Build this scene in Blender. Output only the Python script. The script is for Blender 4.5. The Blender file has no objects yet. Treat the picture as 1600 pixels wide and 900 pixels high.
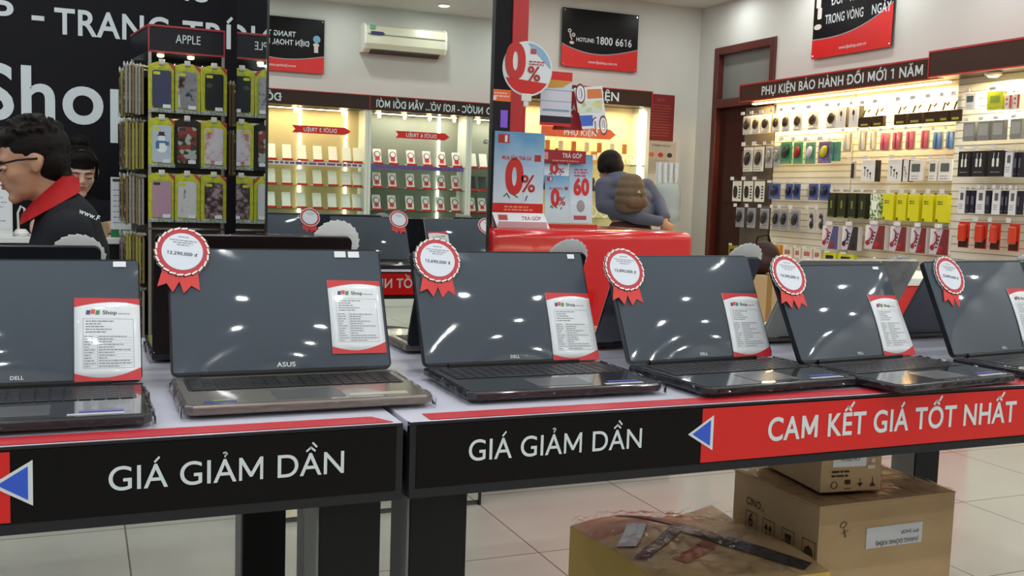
import bpy, bmesh, math, random, unicodedata
from mathutils import Matrix, Vector
C = bpy.context.scene.collection
rnd = random.Random(7)
R = math.radians
PI = math.pi

# ---------------------------------------------------------------- camera, world, lights, exposure
CAM_H = 1.16
def make_camera():
    yaw, pit, rol = R(23.154), R(5.229), R(1.856)
    f = Vector((math.sin(yaw), math.cos(yaw), 0)); rt = Vector((math.cos(yaw), -math.sin(yaw), 0)); up = Vector((0, 0, 1))
    f2 = f * math.cos(pit) - up * math.sin(pit); u2 = up * math.cos(pit) + f * math.sin(pit)
    r3 = rt * math.cos(rol) + u2 * math.sin(rol); u3 = u2 * math.cos(rol) - rt * math.sin(rol)
    cd = bpy.data.cameras.new('camera'); cd.sensor_width = 36; cd.lens = 1582.7 * 36 / 1600
    cd.clip_start = .05; cd.clip_end = 100
    cd.dof.use_dof = False
    co = bpy.data.objects.new('camera', cd); C.objects.link(co)
    m = Matrix((r3, u3, -f2)).transposed().to_4x4(); m.translation = (0, 0, CAM_H)
    co.matrix_world = m
    bpy.context.scene.camera = co
make_camera()
vs = bpy.context.scene.view_settings
vs.view_transform = 'Standard'; vs.look = 'None'; vs.gamma = 1; vs.use_curve_mapping = False
vs.exposure = 0.0
bpy.context.scene.cycles.max_bounces = 8
bpy.context.scene.cycles.glossy_bounces = 5
bpy.context.scene.cycles.diffuse_bounces = 4
bpy.context.scene.cycles.transparent_max_bounces = 12
W = bpy.data.worlds.new('daylight'); bpy.context.scene.world = W; W.use_nodes = True
W.node_tree.nodes['Background'].inputs[0].default_value = (.80, .90, 1.0, 1)
W.node_tree.nodes['Background'].inputs[1].default_value = .65
DOWNLIGHT_W = 3.6
def area_lamp(name, loc, size, watt, col=(1, 1, 1), sy=None, rot=(0, 0, 0), shape='DISK', parent=None, spread=PI):
    l = bpy.data.lights.new(name, 'AREA'); l.shape = shape; l.size = size
    if sy: l.size_y = sy
    l.energy = watt; l.color = col; l.spread = spread
    o = bpy.data.objects.new(name, l); C.objects.link(o); o.location = loc; o.rotation_euler = rot
    if parent: o.parent = parent
    return o
GRID = [(3.30 - .95 * i, -2.74 + .95 * j) for i in range(-2, 7) for j in range(0, 12)]
for gx, gy in GRID:
    if gx > 5.4: continue
    area_lamp('downlight_lamp', (gx, gy, 2.984), .075, DOWNLIGHT_W, (.965, 1, .985))

# ---------------------------------------------------------------- materials
def lin(c):
    return tuple((v / 255 / 12.92 if v / 255 <= .04045 else ((v / 255 + .055) / 1.055) ** 2.4) for v in c)
MATS = {}
def mat(name, rgb=(128, 128, 128), rough=.5, metal=0, emit=0, coat=0, ior=1.5, trans=0, bump=None, alpha=1, spec=None):
    if name in MATS: return MATS[name]
    m = bpy.data.materials.new(name); m.use_nodes = True; nt = m.node_tree; b = nt.nodes['Principled BSDF']
    c = lin(rgb)
    b.inputs['Base Color'].default_value = (*c, 1); b.inputs['Roughness'].default_value = rough
    b.inputs['Metallic'].default_value = metal; b.inputs['IOR'].default_value = ior
    b.inputs['Coat Weight'].default_value = coat; b.inputs['Coat Roughness'].default_value = .05
    if trans: b.inputs['Transmission Weight'].default_value = trans
    if spec is None and rough >= .3 and max(rgb) < 80: spec = .2
    if spec is not None: b.inputs['Specular IOR Level'].default_value = spec
    if alpha < 1: b.inputs['Alpha'].default_value = alpha
    if emit:
        b.inputs['Emission Color'].default_value = (*c, 1); b.inputs['Emission Strength'].default_value = emit
    if bump:
        tc = nt.nodes.new('ShaderNodeTexCoord'); n = nt.nodes.new('ShaderNodeTexNoise'); n.inputs['Scale'].default_value = bump[0]
        n.inputs['Detail'].default_value = 4
        bp = nt.nodes.new('ShaderNodeBump'); bp.inputs['Strength'].default_value = bump[1]; bp.inputs['Distance'].default_value = bump[2]
        nt.links.new(tc.outputs['Object'], n.inputs['Vector']); nt.links.new(n.outputs[0], bp.inputs['Height'])
        nt.links.new(bp.outputs[0], b.inputs['Normal'])
        if coat: nt.links.new(bp.outputs[0], b.inputs['Coat Normal'])
    MATS[name] = m
    return m
def mix_mat(name, stops, scale=20, kind='noise', rough=.5, detail=3, stretch=(1, 1, 1), const=False, coat=0):
    """pattern printed on / grown in the surface itself: colour ramp over noise or voronoi"""
    if name in MATS: return MATS[name]
    m = bpy.data.materials.new(name); m.use_nodes = True; nt = m.node_tree; b = nt.nodes['Principled BSDF']
    tc = nt.nodes.new('ShaderNodeTexCoord'); mp = nt.nodes.new('ShaderNodeMapping'); mp.inputs['Scale'].default_value = stretch
    if kind == 'voronoi':
        n = nt.nodes.new('ShaderNodeTexVoronoi'); n.inputs['Scale'].default_value = scale; out = n.outputs['Color']
    else:
        n = nt.nodes.new('ShaderNodeTexNoise'); n.inputs['Scale'].default_value = scale; n.inputs['Detail'].default_value = detail; out = n.outputs[0]
    r = nt.nodes.new('ShaderNodeValToRGB')
    if const: r.color_ramp.interpolation = 'CONSTANT'
    e = r.color_ramp.elements
    while len(e) < len(stops): e.new(.5)
    for k, (p, c) in enumerate(stops): e[k].position = p; e[k].color = (*lin(c), 1)
    nt.links.new(tc.outputs['Object'], mp.inputs[0]); nt.links.new(mp.outputs[0], n.inputs['Vector'])
    nt.links.new(out, r.inputs[0]); nt.links.new(r.outputs[0], b.inputs['Base Color'])
    b.inputs['Roughness'].default_value = rough; b.inputs['Coat Weight'].default_value = coat
    MATS[name] = m
    return m
def clear_mat(name, tint=(255, 255, 255), gloss=.12, rough=.05, bump=None):
    """thin clear sheet: see-through with a fresnel sheen"""
    if name in MATS: return MATS[name]
    m = bpy.data.materials.new(name); m.use_nodes = True; nt = m.node_tree; nt.nodes.clear()
    out = nt.nodes.new('ShaderNodeOutputMaterial'); mx = nt.nodes.new('ShaderNodeMixShader')
    t = nt.nodes.new('ShaderNodeBsdfTransparent'); t.inputs[0].default_value = (*lin(tint), 1)
    g = nt.nodes.new('ShaderNodeBsdfGlossy'); g.inputs['Roughness'].default_value = rough
    lw = nt.nodes.new('ShaderNodeLayerWeight'); lw.inputs[0].default_value = gloss
    nt.links.new(lw.outputs['Fresnel'], mx.inputs[0]); nt.links.new(t.outputs[0], mx.inputs[1]); nt.links.new(g.outputs[0], mx.inputs[2])
    nt.links.new(mx.outputs[0], out.inputs[0])
    if bump:
        tc = nt.nodes.new('ShaderNodeTexCoord'); n = nt.nodes.new('ShaderNodeTexNoise'); n.inputs['Scale'].default_value = bump[0]; n.inputs['Detail'].default_value = 3
        bp = nt.nodes.new('ShaderNodeBump'); bp.inputs['Strength'].default_value = bump[1]; bp.inputs['Distance'].default_value = bump[2]
        nt.links.new(tc.outputs['Object'], n.inputs['Vector']); nt.links.new(n.outputs[0], bp.inputs['Height'])
        nt.links.new(bp.outputs[0], g.inputs['Normal']); nt.links.new(bp.outputs[0], lw.inputs['Normal'])
    MATS[name] = m
    return m
def tile_mat():
    m = bpy.data.materials.new('floor_tiles'); m.use_nodes = True; nt = m.node_tree; b = nt.nodes['Principled BSDF']
    tc = nt.nodes.new('ShaderNodeTexCoord'); mp = nt.nodes.new('ShaderNodeMapping'); mp.inputs['Location'].default_value = (-1.372 + .62 * 10, -3.555 + .64 * 10, 0)
    br = nt.nodes.new('ShaderNodeTexBrick'); br.offset = 0; br.squash = 1
    br.inputs['Scale'].default_value = 1; br.inputs['Brick Width'].default_value = .62; br.inputs['Row Height'].default_value = .64
    br.inputs['Mortar Size'].default_value = .003; br.inputs['Mortar Smooth'].default_value = .2
    br.inputs['Color1'].default_value = (*lin((192, 190, 180)), 1); br.inputs['Color2'].default_value = (*lin((186, 184, 174)), 1); br.inputs['Mortar'].default_value = (*lin((120, 114, 104)), 1)
    no = nt.nodes.new('ShaderNodeTexNoise'); no.inputs['Scale'].default_value = 2.2; no.inputs['Detail'].default_value = 5
    mx = nt.nodes.new('ShaderNodeMixRGB'); mx.blend_type = 'MULTIPLY'; mx.inputs[0].default_value = .22
    nt.links.new(tc.outputs['Object'], mp.inputs[0]); nt.links.new(mp.outputs[0], br.inputs[0]); nt.links.new(mp.outputs[0], no.inputs[0])
    nt.links.new(br.outputs[0], mx.inputs[1]); nt.links.new(no.outputs[0], mx.inputs[2]); nt.links.new(mx.outputs[0], b.inputs['Base Color'])
    b.inputs['Roughness'].default_value = .16
    return m
def wall_mat(name, rgb):
    return mix_mat(name, [(.3, tuple(int(v * .97) for v in rgb)), (.7, rgb)], scale=1.5, rough=.65)

# ---------------------------------------------------------------- geometry helpers
I4 = Matrix.Identity(4)
def frame(o, u, v):
    u = Vector(u).normalized(); v = Vector(v).normalized(); n = u.cross(v)
    m = Matrix((u, v, n)).transposed().to_4x4(); m.translation = Vector(o); return m
def fwd(x, y, z): return frame((x, y, z), (1, 0, 0), (0, 0, 1))       # faces -Y
def bwd(x, y, z): return frame((x, y, z), (-1, 0, 0), (0, 0, 1))      # faces +Y
def lft(x, y, z): return frame((x, y, z), (0, -1, 0), (0, 0, 1))      # faces -X
def upr(x, y, z, rz=0): return Matrix.Translation((x, y, z)) @ Matrix.Rotation(rz, 4, 'Z')
def link(o, parent=None):
    C.objects.link(o)
    if parent: o.parent = parent
    return o
def T(name, label, cat, M, group=None):
    o = bpy.data.objects.new(name, None); C.objects.link(o); o.matrix_world = M; o.empty_display_size = .05
    o['label'] = label; o['category'] = cat
    if group: o['group'] = group
    return o
def tag(o, label, cat, group=None, kind=None):
    o['label'] = label; o['category'] = cat
    if group: o['group'] = group
    if kind: o['kind'] = kind
    return o
def dup(root, M, label=None, group=None):
    r = root.copy(); C.objects.link(r); r.matrix_world = M
    if label: r['label'] = label
    if group: r['group'] = group
    for ch in list(root.children):
        c = ch.copy(); C.objects.link(c); c.parent = r
        for g in list(ch.children):
            d = g.copy(); C.objects.link(d); d.parent = c
    return r
_US = {}
def unit_sphere(u, v):
    if (u, v) not in _US:
        vv = [Vector((0, 0, 1))]; ff = []
        for j in range(1, v):
            a = PI * j / v
            for i in range(u): b = 2 * PI * i / u; vv.append(Vector((math.sin(a) * math.cos(b), math.sin(a) * math.sin(b), math.cos(a))))
        vv.append(Vector((0, 0, -1))); L = len(vv) - 1
        for i in range(u):
            k = (i + 1) % u; ff.append((0, 1 + i, 1 + k)); ff.append((L, 1 + (v - 2) * u + k, 1 + (v - 2) * u + i))
            for j in range(v - 2): a = 1 + j * u; ff.append((a + i, a + u + i, a + u + k, a + k))
        _US[(u, v)] = (vv, ff)
    return _US[(u, v)]
class MB:
    def __init__(s, M=I4): s.bm = bmesh.new(); s.M = M
    def _v(s, p): return s.bm.verts.new(s.M @ Vector(p))
    def box(s, x0, x1, y0, y1, z0, z1, r=0, seg=2):
        p = [(x0, y0, z0), (x1, y0, z0), (x1, y1, z0), (x0, y1, z0), (x0, y0, z1), (x1, y0, z1), (x1, y1, z1), (x0, y1, z1)]
        v = [s._v(q) for q in p]
        fs = [s.bm.faces.new([v[i] for i in f]) for f in ((3, 2, 1, 0), (4, 5, 6, 7), (0, 1, 5, 4), (1, 2, 6, 5), (2, 3, 7, 6), (3, 0, 4, 7))]
        if r:
            es = list({e for f in fs for e in f.edges})
            bmesh.ops.bevel(s.bm, geom=es, offset=r, segments=seg, affect='EDGES', profile=.5)
        return s
    def prism(s, pts, z0, z1, r=0):
        a = [s._v((x, y, z0)) for x, y in pts]; b = [s._v((x, y, z1)) for x, y in pts]; n = len(pts)
        fs = [s.bm.faces.new(a[::-1]), s.bm.faces.new(b)]
        for i in range(n): fs.append(s.bm.faces.new([a[i], a[(i + 1) % n], b[(i + 1) % n], b[i]]))
        if r:
            bmesh.ops.bevel(s.bm, geom=list({e for e in fs[0].edges} | {e for e in fs[1].edges}), offset=r, segments=2, affect='EDGES', profile=.5)
        return s
    def flat(s, pts, z=0):
        s.bm.faces.new([s._v((x, y, z)) for x, y in pts]); return s
    def rect(s, x0, x1, y0, y1, z=0): return s.flat([(x0, y0), (x1, y0), (x1, y1), (x0, y1)], z)
    def disc(s, cx, cy, rx, z0, z1=None, ry=None, n=28, a0=0):
        ry = ry or rx; pts = [(cx + rx * math.cos(a0 + 2 * PI * i / n), cy + ry * math.sin(a0 + 2 * PI * i / n)) for i in range(n)]
        return s.flat(pts, z0) if z1 is None else s.prism(pts, z0, z1)
    def rrect(s, x0, x1, y0, y1, rad, z0, z1=None, n=5):
        pts = []
        for cx, cy, a in ((x1 - rad, y0 + rad, -90), (x1 - rad, y1 - rad, 0), (x0 + rad, y1 - rad, 90), (x0 + rad, y0 + rad, 180)):
            for i in range(n + 1): t = R(a + 90 * i / n); pts.append((cx + rad * math.cos(t), cy + rad * math.sin(t)))
        return s.flat(pts, z0) if z1 is None else s.prism(pts, z0, z1)
    def ring(s, cx, cy, r0, r1, z0, z1, n=36, ry=1):
        for i in range(n):
            a, b = 2 * PI * i / n, 2 * PI * (i + 1) / n
            q = [(cx + r0 * math.cos(a), cy + ry * r0 * math.sin(a)), (cx + r1 * math.cos(a), cy + ry * r1 * math.sin(a)), (cx + r1 * math.cos(b), cy + ry * r1 * math.sin(b)), (cx + r0 * math.cos(b), cy + ry * r0 * math.sin(b))]
            t = [s._v((x, y, z1)) for x, y in q]; o = [s._v((x, y, z0)) for x, y in q]
            s.bm.faces.new(t); s.bm.faces.new([o[1], o[2], t[2], t[1]]); s.bm.faces.new([o[3], o[0], t[0], t[3]]); s.bm.faces.new(o[::-1])
        return s
    def tube(s, pts, r, n=8, r2=None):
        pts = [Vector(p) for p in pts]; rings = []
        for i, p in enumerate(pts):
            d = (pts[min(i + 1, len(pts) - 1)] - pts[max(i - 1, 0)]).normalized()
            a = d.orthogonal().normalized() if i == 0 else (a - d * a.dot(d)).normalized()
            b = d.cross(a); rr = r if r2 is None else r + (r2 - r) * i / (len(pts) - 1)
            rings.append([s._v(p + a * rr * math.cos(2 * PI * k / n) + b * rr * math.sin(2 * PI * k / n)) for k in range(n)])
        for q, w in zip(rings, rings[1:]):
            for k in range(n): s.bm.faces.new([q[k], q[(k + 1) % n], w[(k + 1) % n], w[k]])
        s.bm.faces.new(rings[0][::-1]); s.bm.faces.new(rings[-1]); return s
    def lathe(s, prof, cx=0, cy=0, n=24):
        rings = [[s._v((cx + r * math.cos(2 * PI * k / n), cy + r * math.sin(2 * PI * k / n), z)) for k in range(n)] for r, z in prof]
        for q, w in zip(rings, rings[1:]):
            for k in range(n): s.bm.faces.new([q[k], q[(k + 1) % n], w[(k + 1) % n], w[k]])
        s.bm.faces.new(rings[0][::-1]); s.bm.faces.new(rings[-1]); return s
    def ell(s, c, r, rot=None, u=16, v=10):
        if not hasattr(r, '__len__'): r = (r, r, r)
        m = s.M @ Matrix.Translation(c) @ (rot or I4) @ Matrix.Diagonal((*r, 1))
        vv, ff = unit_sphere(u, v); w = [s.bm.verts.new(m @ q) for q in vv]
        for f in ff: s.bm.faces.new([w[i] for i in f])
        return s
    def cap(s, p0, r0, p1, r1, k=8):
        p0 = Vector(p0); p1 = Vector(p1); L = (p1 - p0).length; n = max(2, int(L / (min(r0, r1) * .6)))
        for i in range(n + 1):
            t = i / n; s.ell(p0.lerp(p1, t), r0 + (r1 - r0) * t, u=14, v=8)
        return s
    def build(s, name, m, parent=None, smooth=False, kind=None, label=None):
        me = bpy.data.meshes.new(name); bmesh.ops.recalc_face_normals(s.bm, faces=s.bm.faces) if not getattr(s, 'keep', False) else None
        s.bm.to_mesh(me); s.bm.free(); me.materials.append(m)
        if smooth:
            for p in me.polygons: p.use_smooth = True
        o = bpy.data.objects.new(name, me); link(o, parent)
        if kind: o['kind'] = kind
        if label: o['label'] = label
        return o
def smooth_by_angle(o, deg=35):
    me = o.data
    for p in me.polygons: p.use_smooth = True
    bm = bmesh.new(); bm.from_mesh(me)
    for e in bm.edges:
        if len(e.link_faces) == 2 and e.calc_face_angle(0) > R(deg): e.smooth = False
    bm.to_mesh(me); bm.free(); return o
def blob(name, mb, m, parent=None, voxel=.01, sm=4, label=None, fac=.6):
    """fuse overlapping volumes into one continuous skin"""
    o = mb.build('tmp', m)
    md = o.modifiers.new('r', 'REMESH'); md.mode = 'VOXEL'; md.voxel_size = voxel
    if sm: ms = o.modifiers.new('s', 'SMOOTH'); ms.iterations = sm; ms.factor = fac
    bpy.context.view_layer.update()
    dg = bpy.context.evaluated_depsgraph_get()
    me = bpy.data.meshes.new_from_object(o.evaluated_get(dg)); me.name = name
    me.materials.clear(); me.materials.append(m)
    for p in me.polygons: p.use_smooth = True
    bpy.data.objects.remove(o)
    q = bpy.data.objects.new(name, me); link(q, parent)
    if label: q['label'] = label
    return q

# ---------------------------------------------------------------- lettering
_G = {}
def _curve_pts(body, off):
    c = bpy.data.curves.new('g', 'FONT'); c.body = body; c.size = 1; c.offset = off; c.resolution_u = 6
    o = bpy.data.objects.new('g', c); C.objects.link(o); bpy.context.view_layer.update()
    dg = bpy.context.evaluated_depsgraph_get(); me = bpy.data.meshes.new_from_object(o.evaluated_get(dg))
    vv = [(v.co.x, v.co.y) for v in me.vertices]; ff = [tuple(p.vertices) for p in me.polygons]
    bpy.data.objects.remove(o); bpy.data.curves.remove(c); bpy.data.meshes.remove(me)
    return vv, ff
def _adv(ch):
    w = lambda s: (lambda xs: max(xs) - min(xs))([p[0] for p in _curve_pts(s, 0)[0]])
    return w('H' + ch + 'H') - w('HH')
def glyph(ch, bold):
    k = (ch, bold)
    if k in _G: return _G[k]
    off = {0: .004, 1: .018, 2: .05}[int(bold)]
    if ch == ' ': _G[k] = ([], [], .28, 0, 0, 0); return _G[k]
    if ch == '1':
        t = .12 if bold else .085
        vv = [(.22, 0), (.22 + t, 0), (.22 + t, .69), (.22, .69), (.22, .69), (.22, .57), (.06, .5), (.06, .6)]
        _G[k] = (vv, [(0, 1, 2, 3), (7, 6, 5, 4)], .5, .06, .22 + t, .69); return _G[k]
    if ch == 'M':
        t = .135 if bold else .09; a, b, h = .07, .79, .69; c = (a + b) / 2
        vv = [(a, 0), (a + t, 0), (a + t, h - 2.2 * t), (c - .45 * t, .10), (c + .45 * t, .10), (b - t, h - 2.2 * t), (b - t, 0), (b, 0), (b, h), (b - t * 1.05, h), (c, .10 + 1.5 * t), (a + t * 1.05, h), (a, h)]
        _G[k] = (vv, [tuple(range(13))], .86, a, b, h); return _G[k]
    nf = unicodedata.normalize('NFD', ch); base = nf[0]; marks = nf[1:]
    bar = None
    if base == 'Đ': base = 'D'; bar = 1
    if base == 'đ': base = 'd'; bar = 2
    vv, ff = _curve_pts(base, off); adv = _adv(base)
    x0 = min(p[0] for p in vv); x1 = max(p[0] for p in vv); y1 = max(p[1] for p in vv)
    vv = list(vv); ff = list(ff); t = .085 if bold else .06
    cx = (x0 + x1) / 2
    def stroke(pts, w=t):
        for (ax, ay), (bx, by) in zip(pts, pts[1:]):
            dx, dy = bx - ax, by - ay; L = math.hypot(dx, dy) or 1; nx, ny = -dy / L * w / 2, dx / L * w / 2; n = len(vv)
            ex, ey = dx / L * w * .25, dy / L * w * .25
            vv.extend([(ax - nx - ex, ay - ny - ey), (bx - nx + ex, by - ny + ey), (bx + nx + ex, by + ny + ey), (ax + nx - ex, ay + ny - ey)]); ff.append((n, n + 1, n + 2, n + 3))
    if bar == 1: stroke([(x0 - .08, y1 * .5), (x0 + .2, y1 * .5)])
    if bar == 2: stroke([(x1 - .24, y1 * .83), (x1 + .05, y1 * .83)])
    top = y1 + .06; dx = 0
    for mk in marks:
        if mk == '\u0302': stroke([(cx - .13, top), (cx, top + .11), (cx + .13, top)]); top += .02; dx = .16
        elif mk == '\u0306': stroke([(cx - .12, top + .1), (cx - .06, top + .02), (cx + .06, top + .02), (cx + .12, top + .1)]); top += .05; dx = 0
        elif mk == '\u031b': stroke([(x1 - .06, y1 * .9), (x1 + .06, y1 * .92), (x1 + .09, y1 + .08)]); adv += .04
    for mk in marks:
        b = top + (.1 if dx else 0)
        if mk == '\u0301': stroke([(cx + dx - .03, b), (cx + dx + .09, b + .13)])
        elif mk == '\u0300': stroke([(cx + dx * .8 + .05, b), (cx + dx * .8 - .07, b + .13)])
        elif mk == '\u0309': stroke([(cx + dx, b), (cx + dx, b + .04), (cx + dx + .06, b + .09), (cx + dx + .02, b + .14), (cx + dx - .05, b + .12)], t * .75)
        elif mk == '\u0303': stroke([(cx - .14, b + .02), (cx - .07, b + .08), (cx + .05, b + .03), (cx + .13, b + .09)])
        elif mk == '\u0323': stroke([(cx - .04, -.12), (cx + .04, -.12)], t * 1.2)
    _G[k] = (vv, ff, adv, x0, x1, y1)
    return _G[k]
CAPH = None
def text(parent, s, x, y, width, cap, m, z=.0012, bold=False, M=I4, name='lettering', depth=0, center=False, label=None, rot=0):
    global CAPH
    if CAPH is None: CAPH = max(p[1] for p in _curve_pts('H', 0)[0])
    sy = cap / CAPH
    V, F, px = [], [], 0
    for ch in s:
        g = glyph(ch, bold); n = len(V)
        V.extend([(px + a, b) for a, b in g[0]]); F.extend([tuple(i + n for i in f) for f in g[1]])
        px += g[2] + (.03 if bold else .01)
    xs = [v[0] for v in V]; mn, mx = min(xs), max(xs)
    sx = width / (mx - mn) if width else sy
    cs, sn = math.cos(rot), math.sin(rot)
    off = -(mx - mn) * sx / 2 if center else 0
    V2 = []
    for a, b in V:
        a = (a - mn) * sx + off; b = b * sy
        V2.append(M @ Vector((x + a * cs - b * sn, y + a * sn + b * cs, z)))
    me = bpy.data.meshes.new(name); me.from_pydata(V2, [], F); me.materials.append(m)
    o = bpy.data.objects.new(name, me); link(o, parent)
    if label: o['label'] = label
    if depth:
        bm = bmesh.new(); bm.from_mesh(me); bmesh.ops.solidify(bm, geom=bm.faces[:], thickness=depth); bm.to_mesh(me); bm.free()
    return o
def bulge(u, v, w, ln):
    s = min(max(u / w, 0), 1); q = min(max(v / ln, 0), 1)
    return .012 * (4 * s * (1 - s)) ** .9 * 4 * q * (1 - q)
def bend(o, u0, v0, w, ln, ang=0):
    """lay a flat sheet on the bulging film"""
    for c in o.children:
        bm = bmesh.new(); bm.from_mesh(c.data); bmesh.ops.triangulate(bm, faces=bm.faces[:])
        for _ in range(3):
            es = [e for e in bm.edges if e.calc_length() > .014]
            if not es: break
            bmesh.ops.subdivide_edges(bm, edges=es, cuts=1); bmesh.ops.triangulate(bm, faces=bm.faces[:])
        for v in bm.verts: v.co.z += bulge(u0 + v.co.x, v0 + v.co.y, w, ln)
        bm.to_mesh(c.data); bm.free()
        for p in c.data.polygons: p.use_smooth = True
def scribble(mb, x0, x1, y0, y1, rows, h=None, seed=1, z=.001, fill=.8):
    """rows of tiny printed words"""
    r = random.Random(seed); st = (y1 - y0) / rows; h = h or st * .42
    for i in range(rows):
        x = x0; y = y1 - st * (i + .8); end = x0 + (x1 - x0) * (fill + r.random() * (1 - fill))
        while x < end:
            w = min(h * (1.2 + 3.2 * r.random()), end - x); mb.rect(x, x + w, y, y + h, z); x += w + h * .7
    return mb
# ---------------------------------------------------------------- shared materials
m_wall = wall_mat('white_wall', (206, 207, 202)); m_ceil = wall_mat('white_ceiling', (214, 215, 210))
m_black = mat('black_vinyl', (17, 17, 23), .5, spec=.15); m_signblack = mat('black_acrylic', (13, 11, 13), .3, spec=.15)
m_letter = mat('letter_white', (205, 214, 220), .5); m_white = mat('white_plastic', (225, 225, 222), .4)
m_paper = mat('paper', (226, 229, 236), .55); m_ink = mat('ink', (60, 62, 70), .6); m_inkl = mat('pale_ink', (140, 143, 152), .6)
m_red = mat('sign_red', (205, 24, 22), .3); m_redtape = mat('red_tape', (178, 30, 44), .4)
m_frame = mat('dark_metal', (44, 44, 48), .35, metal=.3); m_chrome = mat('chrome', (210, 210, 212), .12, metal=1)
m_wood = mat('red_brown_wood', (84, 34, 26), .4); m_dark = mat('dark_plastic', (26, 26, 29), .35)
m_blue = mat('sign_blue', (46, 84, 200), .4); m_top = mat('table_white', (198, 198, 214), .22, bump=(30, .05, .002))
m_legblack = mat('leg_black', (20, 20, 24), .3); m_grey = mat('grey_metal', (110, 112, 110), .4)
m_glass = clear_mat('clear_glass', (252, 254, 253), .06, .02)
m_film = clear_mat('stretch_film', (253, 253, 254), .09, .10, bump=(14, .7, .02))
m_fine = clear_mat('shrink_film', (252, 252, 252), .15, .07, bump=(30, .5, .004))

# ---------------------------------------------------------------- the room
XW, YB, YP, ZC, YF = 5.5, 8.45, 3.45, 3.0, -3.22
def struct(name, mb, m, parent=None):
    o = mb.build(name, m, parent)
    if not parent: o['kind'] = 'structure'
    return o
struct('floor', MB().box(-4, 5.6, -3.4, 8.6, -.06, 0), tile_mat())
struct('ceiling', MB().box(-4, 5.6, -3.4, 8.6, ZC, ZC + .06), m_ceil)
struct('wall_back', MB().box(-4, 5.6, YB, YB + .12, 0, ZC), m_wall)
# right wall with the door opening
DY0, DY1, DZ = 7.26, 8.17, 2.59
struct('wall_right', MB().box(XW, XW + .12, -3.4, DY0, 0, ZC).box(XW, XW + .12, DY1, YB, 0, ZC).box(XW, XW + .12, DY0, DY1, DZ, ZC), m_wall)
struct('wall_front', MB().box(-4, 5.6, YF - .12, YF, 0, ZC), m_wall)
d = struct('door_1', MB().box(XW - .02, XW + .1, DY0, DY0 + .07, 0, DZ, .006).box(XW - .02, XW + .1, DY1 - .07, DY1, 0, DZ, .006).box(XW - .02, XW + .1, DY0 + .07, DY1 - .07, DZ - .07, DZ, .006).box(XW - .02, XW + .1, DY0 + .07, DY1 - .07, 2.03, 2.11, .006), m_wood)
MB().box(XW + .04, XW + .08, DY0 + .07, DY1 - .07, .01, 2.03, .003).box(XW + .03, XW + .04, DY0 + .17, DY1 - .17, 1.15, 1.9, .004).box(XW + .03, XW + .04, DY0 + .17, DY1 - .17, .15, 1.0, .004).build('door_leaf', mat('dark_door', (58, 26, 22), .4), d)
MB().box(XW + .045, XW + .055, DY0 + .07, DY1 - .07, 2.11, DZ - .07).build('transom_pane', mat('frosted_pane', (120, 122, 118), .35), d)
MB(lft(XW + .035, DY0 + .13, 1.02)).box(-.015, .015, -.08, .08, 0, .008, .002).tube([(0, 0, 0), (0, 0, .05), (-.10, 0, .055)], .009).build('door_handle', m_chrome, d)
# black partition with the red end post
WY = 5.6; K = WY / 4.95
struct('wall_partition', MB().box(-4, 2.07 * K, WY, WY + .12, 0, ZC), m_black)
struct('trim_1', MB().box(2.07 * K, 2.16 * K, WY - .01, WY + .13, 0, ZC, .004), mat('post_red', (172, 26, 32), .4))
# pillar
PX0, PX1 = .572, 1.374
struct('wall_pillar', MB().box(PX0 + .008, PX1, YP + .008, 4.18, 0, ZC), mat('pillar_grey', (90, 92, 94), .5))
m_mirror = mat('mirror_silver', (226, 232, 229), .0, metal=1)
o = MB().box(PX0 + .002, PX1, YP, YP + .006, .02, ZC - .004).build('wall_mirror', m_mirror)
tag(o, 'tall mirror covering the wide front of the pillar, showing phone cabinets', 'mirror')
MB().box(PX1 - .008, PX1 + .002, YP - .004, YP + .01, 0, ZC - .002).box(PX0 - .004, PX0 + .004, YP - .004, YP + .004, 0, ZC - .002).build('edge_trim', mat('mirror_trim', (60, 62, 62), .25, metal=.8), o, label='thin dark metal trim')
mb = MB()
for z in (.9, 1.55, 2.2, 2.75): mb.disc(0, 0, .012, 0)
for z in (1.35, 2.0, 2.6): MB().ell((PX1 - .02, YP - .003, z), (.009, .004, .009)).build('mirror_screw', m_chrome, o)
o = MB().box(PX0, PX0 + .006, YP + .008, 4.17, .02, ZC - .004).build('wall_mirror', m_mirror)
tag(o, 'narrow mirror strip on the left side of the pillar, reflecting the case stand', 'mirror')
# ceiling downlights (rings around the lamps)
t0 = T('ceiling_downlight', 'small round recessed downlight in the white ceiling', 'downlight', Matrix.Translation((GRID[0][0], GRID[0][1], ZC)), 'recessed downlights in the ceiling') if GRID[0][0] < 5.4 else None
first = None
for gx, gy in GRID:
    if gx > 5.4: continue
    M = Matrix.Translation((gx, gy, ZC))
    if first is None:
        if t0: bpy.data.objects.remove(t0)
        first = T('ceiling_downlight', 'small round recessed downlight in the white ceiling', 'downlight', M, 'recessed downlights in the ceiling')
        MB().ring(0, 0, .056, .078, -.012, 0).build('trim_ring', m_white, first)
        MB().disc(0, 0, .056, -.006, -.001).build('lamp_face', mat('lamp_face', (255, 252, 244), .4, emit=4), first)
    else: dup(first, M, 'single ceiling downlight reflected in the mirror above the air conditioner' if abs(gx - 3.3) < .01 and abs(gy + 2.74) < .01 else None)
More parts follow.
